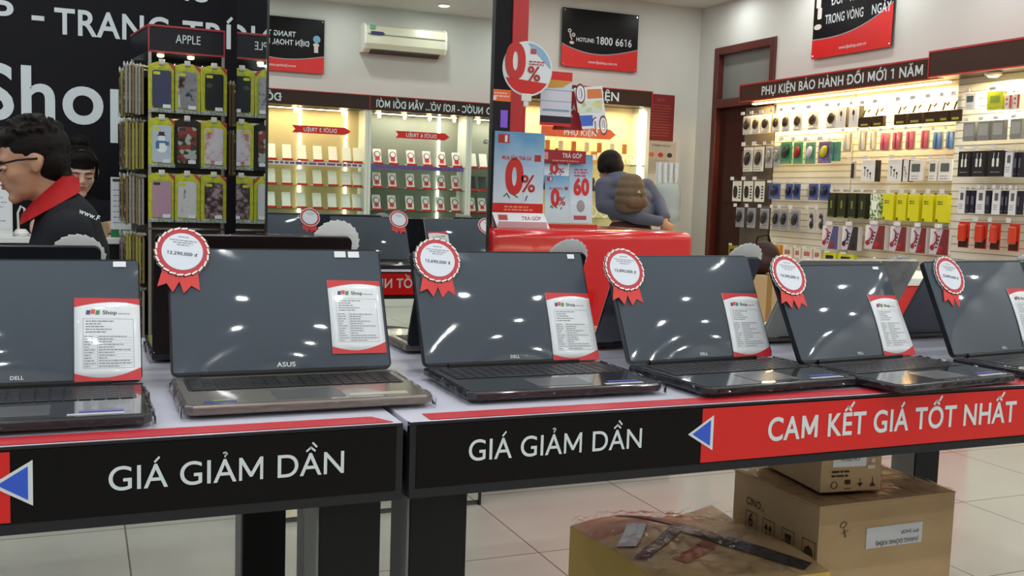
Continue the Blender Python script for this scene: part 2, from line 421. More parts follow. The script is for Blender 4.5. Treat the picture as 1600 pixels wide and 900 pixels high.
# wall lettering on the partition
def wall_text(label, items):
    t = T('wall_lettering', label, 'lettering', fwd(0, WY, 0))
    for s, x, z, w, c, b in items: text(t, s, x * K, CAM_H + (z - CAM_H) * K, w * K, c * K, m_letter, z=.004, bold=b, depth=.003)
    return t
wall_text("white line of capitals reading 'P - TRANG TRÍ' on the black wall", [('P', -.345, 1.812, .085, .107, True), ('-', -.19, 1.825, .05, .107, True), ('TRANG', -.10, 1.802, .475, .107, True), ('TRÍ', .435, 1.798, .225, .107, True)])
wall_text("very large white 'Shop' lettering on the black wall above the two clerks", [('Shop', -.40, 1.42, .67, .228, True)])
wall_text('bottoms of white capitals cut by the top of the photo, on the black wall', [('AC', .375, 2.0, .17, .107, True), ('T', .70, 1.985, .07, .107, True)])
# phone poster on the partition end
t = T('wall_poster', 'small orange and black poster with a purple phone, beside the red post', 'poster', fwd(1.965 * K, WY - .01, CAM_H + .33 * K) @ Matrix.Diagonal((K, K, 1, 1)))
MB().box(0, .105, 0, .215, 0, .004).build('board', mat('poster_black', (30, 26, 34), .3), t)
MB().rect(0, .105, .155, .215, .005).build('orange_band', mat('poster_orange', (222, 98, 42), .4), t)
MB().rect(.05, .09, .02, .11, .005).build('phone_picture', mat('phone_purple', (128, 84, 214), .3), t)
scribble(MB(), .01, .095, .175, .205, 2, seed=4, z=.0055).disc(.012, .17, .012, .0056).build('print', mat('poster_pale', (230, 200, 200), .5), t)

# ---------------------------------------------------------------- display tables
TZ = .80
def triangle(par, cx, cy, s, m_in):
    pts = lambda k: [(cx - .029 * k, cy - .001), (cx + .024 * k, cy + .031 * k), (cx + .024 * k, cy - .031 * k)]
    MB().flat(pts(1), .0012).build('arrow_outline', m_letter, par); MB().flat([(cx - .029 * .62 + .002, cy), (cx + .018, cy + .0205), (cx + .018, cy - .0205)], .0018).build('arrow', m_in, par)
def table(label, x0, x1, black, reds, arrows, words, stripx):
    Y0, Y1 = 1.50, 2.50
    t = T('display_table', label, 'table', Matrix.Translation((x0, Y0, 0)), 'display tables'); L = x1 - x0
    MB().box(0, L, 0, Y1 - Y0, TZ - .02, TZ, .002).build('tabletop', m_top, t, label='white tabletop')
    MB().prism([(stripx[0] - x0, .004), (stripx[1] - x0, .004), (stripx[2] - x0, .048), (stripx[0] - x0 + .0, .048)], TZ + .0004, TZ + .0014).build('edge_tape', m_redtape, t, label='flat red tape')
    mb = MB()
    for y in (-.002, Y1 - Y0 - .012):
        mb.box(0, L, y, y + .014, .676, .693, .002).box(0, L, y, y + .014, TZ - .006, TZ - .0005, .001).box(0, .011, y, y + .014, .693, TZ - .006).box(L - .011, L, y, y + .014, .693, TZ - .006)
    for x in (0, L - .014): mb.box(x, x + .014, .014, Y1 - Y0 - .014, .676, .693).box(x, x + .014, .014, Y1 - Y0 - .014, .693, TZ - .022)
    mb.build('frame', m_frame, t, label='dark metal frame')
    def panel(M, nm, flip):
        # local x along the board, y up from z=.693
        p = MB(M).box(.011, L - .011, 0, .101, -.006, .004).build(nm, m_signblack, t, label='glossy black fascia board')
        p2 = None
        sh = lambda X: (X - x0) if not flip else (L - (X - x0))
        for a, b in (reds if not flip else [(x0 + .011, x1 - .011)]):
            q = MB(M).rect(min(sh(a), sh(b)), max(sh(a), sh(b)), 0.002, .100, .0046).build('red_panel', m_red, p)
        return p
    M = fwd(0, 0, .693)
    p = panel(M, 'front_board', False)
    for ax in arrows:
        cx, cy = ax - x0, .0555
        Z = Matrix.Translation((0, 0, .0048))
        MB(M @ Z).flat([(cx - .027, cy), (cx + .026, cy + .032), (cx + .026, cy - .032)], .0004).build('arrow_outline', m_letter, p)
        MB(M @ Z).flat([(cx - .018, cy), (cx + .020, cy + .0235), (cx + .020, cy - .0235)], .0008).build('arrow', m_blue, p)
    for s, X, z, w, c, b in words: text(p, s, X - x0, z - .693, w, c, m_letter, z=.0052, bold=b, M=M)
    M2 = bwd(L, Y1 - Y0, .693)
    p = panel(M2, 'rear_board', True)
    text(p, 'CAM KẾT GIÁ TỐT NHẤT', L - (1.775 - x0) if x0 > 0 else .7, .034, .63, .041, m_letter, z=.0052, bold=True, M=M2)
    for lx in ((.02, .12) if x0 > 0 else (.03, .13)), (L - .118, L - .018):
        for ly in ((.05, .15), (.86, .96)):
            MB().box(lx[0], lx[1], ly[0], ly[1], 0, .68, .003).build('leg', m_legblack, t, label='square black leg')
            MB().box(lx[0] - .004, lx[0] + .001, ly[0] + .004, ly[1] - .004, .01, .67).build('leg_side_plate', m_grey, t)
    return t
table("left display table, its black front reading 'GIÁ GIẢM DẦN' beside the blue arrow", -1.58, .463, None, [(-1.5, -.09)], [-.088], [('GIÁ GIẢM DẦN', .034, .7285, .335, .034, False)], (-1.55, .448, .425))
table("right display table, its black and red, reading 'CAM KẾT GIÁ TỐT NHẤT'", .4745, 2.52, None, [(1.016, 2.505)], [1.014], [('GIÁ GIẢM DẦN', .573, .7315, .32, .034, False), ('CAM KẾT GIÁ TỐT NHẤT', 1.16, .7255, .628, .042, True)], (.51, 2.50, 2.50))

# ---------------------------------------------------------------- laptops
def lidframe(tilt, z=.022):
    t = R(tilt); m = Matrix(((1, 0, 0), (0, math.sin(t), math.cos(t)), (0, -math.cos(t), math.sin(t)))).transposed().to_4x4(); m.translation = (0, 0, z); return m
SCREEN = mat('screen_film', (74, 82, 94), .045, ior=1.5, coat=.3, bump=(7, .12, .004))
def laptop(label, x, y, rz, w, tilt, ln, body, deck, shell, logo=None, d=.255, group='laptops in the front row', stickers=(), keys=(46, 46, 50), bezel=.012, film_top=False, palm=(), screen='std'):
    M = upr(x, y, TZ + .0018, R(rz)); t = T('laptop', label, 'laptop', M, group)
    LM = lidframe(tilt)
    b = MB().prism([(.012, -d), (w - .012, -d), (w, -d + .012), (w, 0), (0, 0), (0, -d + .012)], .005, .020, .003).build('base', body, t)
    MB().prism([(.014, -d + .004), (w - .014, -d + .004), (w - .004, -d + .014), (w - .004, -.012), (.004, -.012), (.004, -d + .014)], .0195, .0212).build('palm_deck', deck, t)
    mb = MB(); mk = MB()
    kx0, kx1 = .02, w - .02; mk.rrect(kx0 - .004, kx1 + .004, -.137, -.027, .005, .0214)
    mk.build('keyboard_tray', mat('key_tray', (38, 38, 41), .35), t)
    for r_ in range(6):
        n = 17; kw = (kx1 - kx0) / n; y1 = -.030 - r_ * .0178
        i = 0
        while i < n:
            k = 1
            if r_ == 5 and i == 4: k = 5
            mb.box(kx0 + i * kw + .0015, kx0 + (i + k) * kw - .0015, y1 - .0152, y1, .0214, .0226)
            i += k
    mb.build('keyboard', mat('keys_%d' % keys[0], keys, .4), t)
    MB().rrect(w * .36, w * .64, -d + .02, -d + .095, .004, .0213, .0217).build('touchpad', mat('pad_' + deck.name, tuple(min(255, c + 12) for c in (66, 66, 68)), .3), t)
    for sx in (.03, w - .045):
        for sy in (-d + .03, -.03): MB().disc(sx, sy, .008, 0, .0055, n=12).build('rubber_foot', m_dark, t)
    MB().tube([(.05, .002, .021), (w - .05, .002, .021)], .0075, 10).build('hinge', m_dark, t)
    MB(LM).rrect(0, w, 0, ln, .012, -.009, -.0005).build('lid', shell, t)
    MB(LM).rrect(.002, w - .002, .001, ln - .002, .011, 0, .0012).build('bezel', mat('bezel_plastic', (34, 38, 42), .3), t)
    mb = MB(LM); nu, nv = 30, 20; g = []
    for j in range(nv + 1):
        g.append([mb._v((bezel * .3 + (w - bezel * .6) * i / nu, .006 + (ln - .010) * j / nv, .0016 + bulge(w * i / nu, ln * j / nv, w, ln))) for i in range(nu + 1)])
    for q_, p_ in zip(g, g[1:]):
        for i in range(nu): mb.bm.faces.new([q_[i], q_[i + 1], p_[i + 1], p_[i]])
    mb.build('screen', SCREEN, t, smooth=True, label='dark screen under stretched clear film')
    MB(LM).disc(w / 2, ln - .010, .0022, .0021, n=10).build('webcam', m_dark, t)
    if logo: text(t, logo[0], w / 2, .0095, logo[1], logo[2], mat('logo_silver', (196, 200, 204), .35, metal=.2), z=.0028 + bulge(w / 2, .013, w, ln), bold=True, M=LM, center=True, name='logo')
    for (a, b_, c, d_) in stickers: MB(LM @ Matrix.Translation((0, 0, bulge(a + c / 2, b_, w, ln)))).box(a, a + c, b_, b_ + d_, .0030, .0036).build('label_sticker', m_paper, t)
    for (a, b_, c, d_, mm) in palm: MB().box(a, a + c, b_, b_ + d_, .0212, .0218).build('palm_sticker', mm, t)
    # crinkled shrink film round the base
    mb = MB()
    r = random.Random(int(abs(x) * 1000)); pts = []
    for s_ in range(0, 26): pts.append((-.003 - r.random() * .004, -d * s_ / 25, .004 + r.random() * .016))
    for s_ in range(0, 34): pts.append((w * s_ / 33, -d - .002 - r.random() * .004, .003 + r.random() * .010))
    for s_ in range(0, 26): pts.append((w + .003 + r.random() * .004, -d + d * s_ / 25, .004 + r.random() * .016))
    top = [mb._v((min(max(p[0], .004), w - .004), min(max(p[1], -d + .006), 0), .0235)) for p in pts]; mid = [mb._v(p) for p in pts]; bot = [mb._v((p[0], p[1], .001)) for p in pts]
    for i in range(len(pts) - 1):
        mb.bm.faces.new([top[i], top[i + 1], mid[i + 1], mid[i]]); mb.bm.faces.new([mid[i], mid[i + 1], bot[i + 1], bot[i]])
    mb.build('shrink_wrap', m_fine, t, label='crinkled clear wrap')
    if film_top:
        mb = MB(LM); n = 26; rows = []
        for j, (v_, dz) in enumerate(((ln + .003, .004), (ln + .004, -.004), (ln + .001, -.014), (ln - .03, -.02), (ln - .07, -.014))):
            rows.append([mb._v((-.004 + (w + .008) * i / n, v_ + (r.random() - .5) * .004, dz - r.random() * .006)) for i in range(n + 1)])
        for q, p in zip(rows, rows[1:]):
            for i in range(n): mb.bm.faces.new([q[i], q[i + 1], p[i + 1], p[i]])
        mb.build('plastic_film', m_film, t, label='loose crinkled clear film')
    return M @ LM, w, ln
SHELL_BLACK = mat('shell_black', (26, 28, 33), .35); SHELL_GREY = mat('shell_grey', (74, 78, 86), .3, metal=.4); SHELL_SILVER = mat('shell_silver', (150, 150, 142), .35, metal=.35)
SHELL_BROWN = mat('shell_brown', (38, 28, 28), .35)
DECK_BLACK = mat('deck_black', (50, 51, 54), .12, coat=.7, bump=(10, .05, .003)); DECK_SILVER = mat('deck_silver', (138, 132, 122), .22, metal=.5, coat=.4)
BODY_BLACK = mat('body_black', (30, 26, 36), .25, coat=.4); BODY_SILVER = mat('body_silver', (124, 116, 112), .3, metal=.4)
stk_blue = mat('sticker_blue', (72, 66, 150), .3); stk_pale = mat('sticker_pale', (170, 172, 182), .3); stk_green = mat('sticker_green', (150, 176, 30), .4)
stk_r = mat('sticker_rose', (150, 84, 84), .35); stk_t = mat('sticker_teal', (96, 150, 140), .35)
def rosette(M, label, price, lines=3, group='price rosettes on the front row'):
    t = T('price_rosette', label, 'price badge', M, group)
    # ribbon behind the disc
    for s, a in ((-1, 0), (1, 0)):
        rb = [(s * .002, -.02), (s * .030, -.03), (s * .037, -.072), (s * .0215, -.064), (s * .0095, -.080), (s * .0, -.058)]
        MB().prism(rb if s > 0 else rb[::-1], -.0006, .0004).build('ribbon_tail', mat('ribbon_red', (206, 40, 38), .35), t)
    saw = []; n = 22
    for i in range(n):
        a = 2 * PI * i / n; b = 2 * PI * (i + 1) / n
        saw += [(.0505 * math.cos(a), .0505 * math.sin(a)), (.0478 * math.cos(b - .02), .0478 * math.sin(b - .02))]
    MB().prism(saw, -.0016, -.0006).build('backing', mat('card_back', (240, 242, 244), .6), t)
    MB().prism([(x * .995, y * .995) for x, y in saw], .0006, .0012).build('black_rim', mat('rim_black', (30, 14, 22), .4), t)
    MB().disc(0, 0, .0462, .0012, .0020, n=40).build('red_ring', mat('ring_red', (184, 46, 60), .4), t)
    mb = MB()
    for i in range(n):
        a = 2 * PI * (i + .5) / n; mb2 = Matrix.Rotation(a, 4, 'Z') @ Matrix.Translation((.0458, 0, .0022)) @ Matrix.Rotation(.16, 4, 'Z')
        mb.M = mb2; mb.box(-.0016, .0016, -.0056, .0056, 0, .0006)
    mb.build('ring_dash', mat('dash_white', (240, 226, 224), .4), t)
    MB().disc(0, 0, .0362, .0020, .0026, n=40).build('white_disc', mat('disc_white', (216, 222, 236), .5), t)
    mb = MB(); mb.M = I4
    for k, (w_, y_) in enumerate(((.018, .027), (.048, .020), (.036, .0155), (.022, .011))[:lines + 1]):
        scribble(mb, -w_ / 2, w_ / 2, y_, y_ + .0034, 1, h=.0019, seed=k + 3, z=.0029, fill=1)
    mb.build('small_print', m_inkl, t)
    if price: text(t, price, 0, -.0075, .053, .0062, m_ink, z=.0029, bold=True, center=True, name='price_text')
    return t
def spec_card(M, label, group='specification cards on the front row'):
    t = T('specification_card', label, 'card', M, group); w, h = .105, .146
    MB().box(0, w, 0, h, 0, .0008).build('paper_sheet', mat('card_in_film', (222, 226, 234), .4, coat=1), t)
    n = 14; red = mat('card_red', (196, 44, 52), .45)
    top = [(w * i / n, h - .020 + .013 * math.sin(PI * min(1, i / n * 1.15)) ** .8 * 1) if i / n < .87 else (w * i / n, h - .0165) for i in range(n + 1)]
    top = [(w * i / n, h - .0195 + .0125 * math.sin(PI * (.06 + .72 * i / n))) for i in range(n + 1)]
    MB().flat([(0, h), *[(x, y) for x, y in top], (w, h)][::1], .0011).build('red_header', red, t)
    bot = [(w * i / n, .014 - .010 * math.sin(PI * i / n) + .008 * (i / n) ** 2) for i in range(n + 1)]
    MB().flat([(0, 0), (w, 0), *bot[::-1]], .0011).build('red_footer', red, t)
    Z = Matrix.Rotation(0, 4, 'Z')
    for k, (c, ch) in enumerate((((72, 64, 130), 'F'), ((214, 80, 56), 'P'), ((74, 140, 84), 'T'))):
        x = .018 + k * .0075; y = .1155 + (0, .0016, 0)[k]
        p = MB().flat([(x, y), (x + .0066, y), (x + .0078, y + .0082), (x + .0012, y + .0082)], .0011).build('logo_tile', mat('logo_%s' % ch, c, .4), t)
        text(p, ch, x + .0018, y + .0017, None, .0048, m_paper, z=.0014, bold=True, name='logo_letter')
    text(t, 'Shop', .045, .1165, .0225, .0066, m_ink, z=.0012, bold=True, name='shop_name')
    scribble(MB(), .070, .088, .1165, .1195, 1, h=.0016, seed=2, z=.0012, fill=1).build('web_address', m_inkl, t)
    mb = MB(); x0, x1, y0, y1 = .0135, .094, .022, .108
    for a, b, c, d in ((x0, x1, y1, y1 + .0005), (x0, x1, y0, y0 + .0005), (x0, x0 + .0005, y0, y1), (x1 - .0005, x1, y0, y1), (.036, .0364, y0, y1 - .028)): mb.rect(a, b, c, d, .0011)
    for i in range(12): mb.rect(x0, x1, y0 + .0048 * i, y0 + .0048 * i + .00025, .0011)
    mb.build('table_lines', m_inkl, t)
    mb = MB(); scribble(mb, .018, .09, .083, .107, 5, h=.0017, seed=9, z=.0011, fill=.3)
    scribble(mb, .0155, .034, .0235, .080, 12, h=.0015, seed=5, z=.0011, fill=.4); scribble(mb, .038, .091, .0235, .080, 12, h=.0015, seed=6, z=.0011, fill=.25)
    mb.build('printed_text', mat('print_grey', (120, 124, 134), .6), t)
    return t
def on_lid(LW, u, v, rot=0, z=.0045): return LW[0] @ Matrix.Translation((u, v, z)) @ Matrix.Rotation(R(rot), 4, 'Z')
palmset = lambda w: [(w * .74, -.225, .062, .012, stk_blue), (w * .70, -.245, .078, .011, stk_pale)]
L1 = laptop('black laptop with a wide dark screen, cut by the left edge of the photo', -.29, 1.812, 0, .386, 26, .224, BODY_BLACK, DECK_BLACK, SHELL_BLACK, ('DELL', .020, .0062), stickers=[(.342, .208, .021, .010)], palm=palmset(.386))
L2 = laptop('silver-brown laptop with chrome keyboard deck, second from the left in the front row', .145, 1.845, 0, .400, 26, .245, BODY_SILVER, DECK_SILVER, SHELL_BLACK, ('ASUS', .034, .0085), d=.252, stickers=[(.308, .2255, .022, .0125), (.335, .2255, .022, .0125)], keys=(34, 33, 33),
    palm=[(.262, -.232, .10, .020, mat('sticker_clear', (164, 160, 148), .3)), (.03, -.238, .050, .014, mat('sticker_navy', (52, 60, 120), .3)), (.045, -.222, .026, .005, stk_green), (.02, -.028, .027, .018, m_chrome)])
L3 = laptop('black glossy laptop with film, rising just right of the join between the tables', .61, 1.848, 0, .385, 26, .243, BODY_BLACK, DECK_BLACK, SHELL_BLACK, ('DELL', .020, .0062), stickers=[(.348, .226, .016, .010)], palm=palmset(.385))
L4 = laptop('black laptop with grey lid rim, in front of the right end of the red counter', 1.03, 1.787, 4, .380, 26, .241, BODY_BLACK, DECK_BLACK, SHELL_GREY, ('DELL', .020, .0062), palm=palmset(.38))
L5 = laptop('black laptop leaning back in front of the open silver one', 1.406, 1.715, 7, .366, 28, .228, BODY_BLACK, DECK_BLACK, SHELL_BLACK, ('DELL', .018, .0055), stickers=[(.318, .213, .019, .007)], palm=palmset(.37))
L6 = laptop('rightmost front laptop, black, cut by the right edge of the photo', 1.835, 1.712, 7, .375, 26, .236, BODY_BLACK, DECK_BLACK, SHELL_BLACK, ('DELL', .018, .0055), palm=palmset(.38))
# ovals of colour on the silver laptop's sticker
G = 'laptops in the back row, seen from behind'
B0 = laptop('back-row laptop hidden behind the leftmost front laptop', .035, 2.13, 180, .385, 22, .235, BODY_BLACK, DECK_BLACK, SHELL_BLACK, group=G)
B2 = laptop('dark brown lid wrapped in loose crinkled film, behind the silver-brown laptop', .515, 2.13, 180, .385, 17, .252, BODY_BLACK, DECK_BLACK, SHELL_BROWN, group=G, film_top=True)
B3 = laptop('black back-row lid whose edge shows left of the laptop at the table join', 1.048, 2.14, 180, .385, 26, .238, BODY_SILVER, DECK_SILVER, SHELL_BLACK, group=G)
B4 = laptop('glossy blue-black back-row lid with a rounded corner, beside the carton', 1.50, 2.11, 180, .385, 28, .236, BODY_BLACK, DECK_BLACK, mat('shell_blueblack', (34, 38, 54), .15, coat=.5), group=G)
B5 = laptop('silver back-row lid wrapped in film, standing above the leaning black laptop', 1.985, 2.11, 180, .385, 31, .240, BODY_SILVER, DECK_SILVER, SHELL_SILVER, group=G, film_top=True)
B6 = laptop('grey metallic back-row lid at the far right, nearest the red boxes', 2.42, 2.11, 180, .385, 31, .240, BODY_BLACK, DECK_BLACK, SHELL_GREY, group=G, film_top=True)
for LW, u, v, ang, pr, lb in ((L2, .026, .233, -7, '13,290,000 đ', "red-ringed price badge reading '13,290,000 đ' on the silver-brown laptop"),
                     (L3, .052, .219, -6, '13,690,000 đ', "red-ringed price badge reading '13,690,000 đ', third laptop from the left"),
                     (L4, .032, .204, -6, '13,890,000 đ', "price badge '13,890,000 đ' hanging in front of the red counter"),
                     (L5, .036, .200, -8, '14,390,000 đ', "price badge '14,390,000 đ' between the carton and the silver lid"),
                     (L6, .070, .196, -10, '22,890,000 đ', 'rightmost red-ringed price badge, below the blue-tinted headphone boxes')):
    rosette(on_lid(LW, u, v, ang, .009), lb, pr)
for LW, u, v, lb in ((B0, .04, .205, 'plain white serrated badge back peeking over the leftmost laptop'), (B2, .030, .235, 'plain white badge back beside the film-wrapped brown lid'),
                 (B3, .038, .218, 'plain white badge back against the red counter'), (B4, .038, .220, 'plain white badge back beside the blue-black lid and the wooden door'),
                 (B5, .05, .196, 'white badge back half hidden by the silver lid'), (B6, .04, .21, 'white badge back at the right edge of the photo')):
    rosette(on_lid(LW, u, v, 6, .008), lb, None, group='price rosettes on the back row')
for LW, u, v, lb in ((L1, .279, .002, 'specification card on the leftmost laptop'), (L2, .287, .030, 'specification card on the silver-brown laptop'), (L3, .277, 0, 'specification card on the black laptop at the table join'),
                 (L4, .269, .0, 'specification card on the laptop in front of the red counter'), (L5, .258, .0, 'specification card on the laptop before the silver lid'), (L6, .262, .012, 'specification card at the right edge of the photo')):
    bend(spec_card(on_lid(LW, u, v, 0, .0030), 'red and white ' + lb), u, v, LW[1], LW[2])
for LW, lb in ((B2, 'brown film-wrapped'), (B3, 'black back-row'), (B4, 'blue-black'), (B5, 'silver')):
    spec_card(on_lid(LW, .272, .01, 0, .0115), 'specification card on the far side of the %s laptop, seen in the mirror' % lb, 'specification cards on the back row')

# ---------------------------------------------------------------- cartons under the table
m_card = mix_mat('cardboard', [(.3, (176, 148, 112)), (.7, (190, 162, 124))], scale=4, rough=.7, stretch=(1, 1, 3))
m_card2 = mat('cardboard_side', (184, 152, 110), .7); m_print = mat('carton_print', (62, 46, 34), .7)
t = T('carton', 'big open-sided brown carton with handling symbols, a smaller carton on top', 'carton', Matrix.Translation((1.667, 1.93, 0)), 'cartons under the table')
CW, CD, CH = .443, .352, .42
MB().prism([(0, 0), (CW, 0), (CW, CD), (0, CD)], 0, CH, .004).build('box', m_card, t)
MB().box(-.002, CW + .002, .0, CD * .5 - .002, CH - .001, CH + .003).box(-.002, CW + .002, CD * .5 + .002, CD, CH - .001, CH + .003).build('top_flap', m_card2, t)
mb = MB(); rr = random.Random(3); n = 18; grid = []
for j in range(7):
    grid.append([mb._v((-.004 + (CW + .008) * i / n, -.004 + (CD + .008) * j / 6, CH + .005 + rr.random() * .007)) for i in range(n + 1)])
for q, p in zip(grid, grid[1:]):
    for i in range(n): mb.bm.faces.new([q[i], q[i + 1], p[i + 1], p[i]])
edge = grid[0]; low = [mb._v((-.004 + (CW + .008) * i / n, -.005 - rr.random() * .003, CH - .06 - rr.random() * .03)) for i in range(n + 1)]
for i in range(n): mb.bm.faces.new([edge[i + 1], edge[i], low[i], low[i + 1]])
mb.build('stretch_wrap', m_film, t, label='clear stretch wrap')
ML = lft(-.001, CD, 0); MF = fwd(0, -.001, 0)
mb = MB(ML)
for k, x in enumerate((.06, .135, .215, .295)):
    y = CH - .165
    for a, b, c, d in ((x, x + .05, y, y + .002), (x, x + .05, y + .072, y + .074), (x, x + .002, y, y + .074), (x + .048, x + .05, y, y + .074)): mb.rect(a, b, c, d, .001)
    if k == 1:
        for q in (.015, .032): mb.rect(x + q - .002, x + q + .002, y + .014, y + .05, .001); mb.flat([(x + q - .007, y + .048), (x + q + .007, y + .048), (x + q, y + .064)], .001)
        mb.rect(x + .008, x + .042, y + .006, y + .009, .001)
    if k == 2: mb.flat([(x + .012, y + .062), (x + .014, y + .042), (x + .023, y + .032), (x + .027, y + .032), (x + .036, y + .042), (x + .038, y + .062)], .001); mb.rect(x + .0235, x + .0265, y + .012, y + .033, .001); mb.rect(x + .014, x + .036, y + .008, y + .012, .001)
    if k == 3: mb.flat([(x + .006, y + .036), (x + .044, y + .036), (x + .038, y + .052), (x + .025, y + .06), (x + .012, y + .052)], .001); mb.rect(x + .024, x + .0262, y + .006, y + .037, .001); mb.rect(x + .006, x + .022, y + .002, y + .02, .001)
for a, b in ((.06, .13), (.25, .345)): mb.rect(a, b, CH - .182, CH - .175, .001)
for q in range(3): mb.rect(.066, .104, CH - .158 + q * .008, CH - .155 + q * .008, .001)
mb.build('handling_symbols', m_print, t, label='dark printed symbols')
text(t, '6', .073, CH - .130, .020, .034, m_print, z=.001, bold=True, M=ML, name='printed_number')
text(t, 'CINO...', .06, CH - .075, .08, .020, m_print, z=.001, M=ML, name='printed_text')
MB(ML).rect(.06, .26, CH - .225, CH - .19, .0012).build('pale_strip', mat('pale_tape', (196, 190, 176), .5), t)
lab = MB(MF).box(.150, .335, CH - .120, CH - .066, .0, .0012).build('address_label', mat('label_paper', (206, 208, 216), .5), t, label='upside-down white label')
MU = MF @ Matrix.Translation((.335, CH - .115, .0)) @ Matrix.Rotation(PI, 4, 'Z') @ Matrix.Rotation(0, 4, 'Z')
MU = MF @ Matrix.Translation((.322, CH - .074, 0)) @ Matrix.Rotation(PI, 4, 'Z')
text(lab, '(HÀNG ĐỒNG KIỂM)', .0, .030, .140, .011, m_ink, z=.002, M=MU)
text(lab, 'FPT SHOP', .0, .008, .058, .009, m_ink, z=.002, M=MU)
mb = MB(MF)
mb.M = MF @ Matrix.Translation((.075, CH - .05, 0)) @ Matrix.Rotation(.3, 4, 'Z'); mb.ring(0, 0, .009, .0105, 0, .001, n=16, ry=.7).rect(-.012, .012, -.02, -.0185, .001).rect(-.002, 0, -.034, -.01, .001)
mb.build('pen_mark', m_print, t)
t = T('carton', 'small brown carton with a white caution label, standing on the big one', 'carton', upr(1.722, 1.998, .4285 + .004, R(-7)), 'cartons under the table')
SW, SD, SH = .176, .30, .225
MB().prism([(0, 0), (SW, 0), (SW, SD), (0, SD)], 0, SH, .003).build('box', m_card, t)
MB().box(-.001, SW + .001, SD * .42, SD * .58, SH, SH + .0012).build('packing_tape', mat('tape_brown', (150, 112, 60), .2), t)
MF = fwd(0, -.001, 0)
MU = MF @ Matrix.Translation((.110, .108, 0)) @ Matrix.Rotation(PI, 4, 'Z')
lb = MB(MF).box(.032, .130, .066, .155, 0, .001).build('caution_label', m_paper, t)
text(lb, 'CAUTION', .0, .016, .056, .011, m_ink, z=.0018, M=MU)
text(lb, '390', .008, -.012, .046, .016, m_ink, z=.0018, bold=True, M=MU)
mb = MB(MF)
for k, x in enumerate((.033, .070, .106, .143)):
    y = .010
    if k == 0: mb.ring(x + .006, y + .009, .008, .0095, 0, .001, n=16)
    elif k == 1: mb.rect(x, x + .016, y + .010, y + .022, .001).rect(x - .002, x + .018, y - .002, y, .001)
    elif k == 2: mb.flat([(x, y + .012), (x + .018, y + .012), (x + .009, y + .002)], .001).rect(x + .008, x + .010, y + .01, y + .024, .001)
    else: mb.flat([(x, y + .002), (x + .018, y + .002), (x + .009, y + .014)], .001).rect(x + .008, x + .010, y + .01, y + .026, .001)
scribble(mb, .03, .09, .038, .060, 2, h=.005, seed=8, z=.001); scribble(mb, .138, .170, .100, .110, 1, h=.004, seed=12, z=.001)
mb.build('handling_symbols', m_print, t)
MB(MF).disc(.150, .080, .006, .0012, n=16).rect(.134, .156, .058, .068, .0012).build('round_sticker', mat('sticker_cream', (214, 206, 196), .5), t)
# squashed parcel in front
t = T('carton', 'low film-wrapped parcel with yellow sides, black tape and a torn white paper', 'carton', upr(1.185, 1.845, 0, R(-1.5)), 'cartons under the table')
PW, PD, PH = .44, .51, .30
mb = MB(); nx, ny = 16, 18; rr = random.Random(11)
def ph(u, v):
    return PH + .014 * math.sin(u * PI) * math.sin(v * PI) * 1.6 + .012 * math.sin(7 * u + 3 * v) * math.sin(5 * v) - .02 * max(0, v - .85) * (1 - u) * 4
g = [[mb._v((PW * i / nx, PD * j / ny, ph(i / nx, j / ny))) for i in range(nx + 1)] for j in range(ny + 1)]
for q, p in zip(g, g[1:]):
    for i in range(nx): mb.bm.faces.new([q[i], q[i + 1], p[i + 1], p[i]])
mb.build('top_face', mix_mat('parcel_top', [(.35, (176, 150, 108)), (.55, (196, 166, 120)), (.62, (186, 132, 104)), (.75, (172, 150, 110))], scale=3, rough=.5), t, smooth=True)
mb = MB(); loop = [g_ for g_ in []]
def side(pts):
    a = [mb._v((x, y, ph(x / PW, y / PD) - .0005)) for x, y in pts]; b = [mb._v((x + (.006 if 0 < x < PW else 0), y, 0)) for x, y in pts]
    for i in range(len(pts) - 1): mb.bm.faces.new([a[i], a[i + 1], b[i + 1], b[i]])
side([(PW * i / nx, 0) for i in range(nx + 1)]); side([(0, PD * j / ny) for j in range(ny, -1, -1)]); side([(PW, PD * j / ny) for j in range(ny + 1)]); side([(PW * i / nx, PD) for i in range(nx, -1, -1)])
mb.build('yellow_sides', mat('parcel_yellow', (206, 170, 84), .55), t)
def ribbon(name, p0, p1, w, m, lift=.003, label=None):
    mb = MB(); n = 16; d = Vector((p1[0] - p0[0], p1[1] - p0[1])); nn = Vector((-d.y, d.x)).normalized() * w / 2; rows = []
    for i in range(n + 1):
        c = Vector(p0) + d * i / n
        rows.append([mb._v((q.x, q.y, ph(min(max(q.x / PW, 0), 1), min(max(q.y / PD, 0), 1)) + lift)) for q in (c - nn, c + nn)])
    for a, b in zip(rows, rows[1:]): mb.bm.faces.new([a[0], b[0], b[1], a[1]])
    return mb.build(name, m, t, label=label)
m_btape = mat('black_tape', (44, 44, 50), .18, bump=(40, .8, .01))
ribbon('black_tape', (.02, .16), (.22, .33), .035, m_btape); ribbon('black_tape', (.22, .33), (.40, .03), .05, m_btape)
ribbon('brown_tape', (.13, .50), (.24, .33), .03, mat('maroon_tape', (104, 44, 44), .3)); ribbon('red_print', (.10, .12), (.25, .22), .04, mat('faded_red', (168, 84, 62), .5), .002)
ribbon('torn_paper', (.03, .25), (.13, .38), .05, m_paper, .005, 'torn white paper')
mb = MB(); n = 26
g = [[mb._v((-.006 + (PW + .012) * i / n, -.006 + (PD + .012) * j / n, ph(min(max(i / n, 0), 1), j / n) + .007 + rr.random() * .012)) for i in range(n + 1)] for j in range(n + 1)]
for q, p in zip(g, g[1:]):
    for i in range(n): mb.bm.faces.new([q[i], q[i + 1], p[i + 1], p[i]])
mb.build('stretch_wrap', m_film, t, label='crinkled clear stretch wrap')
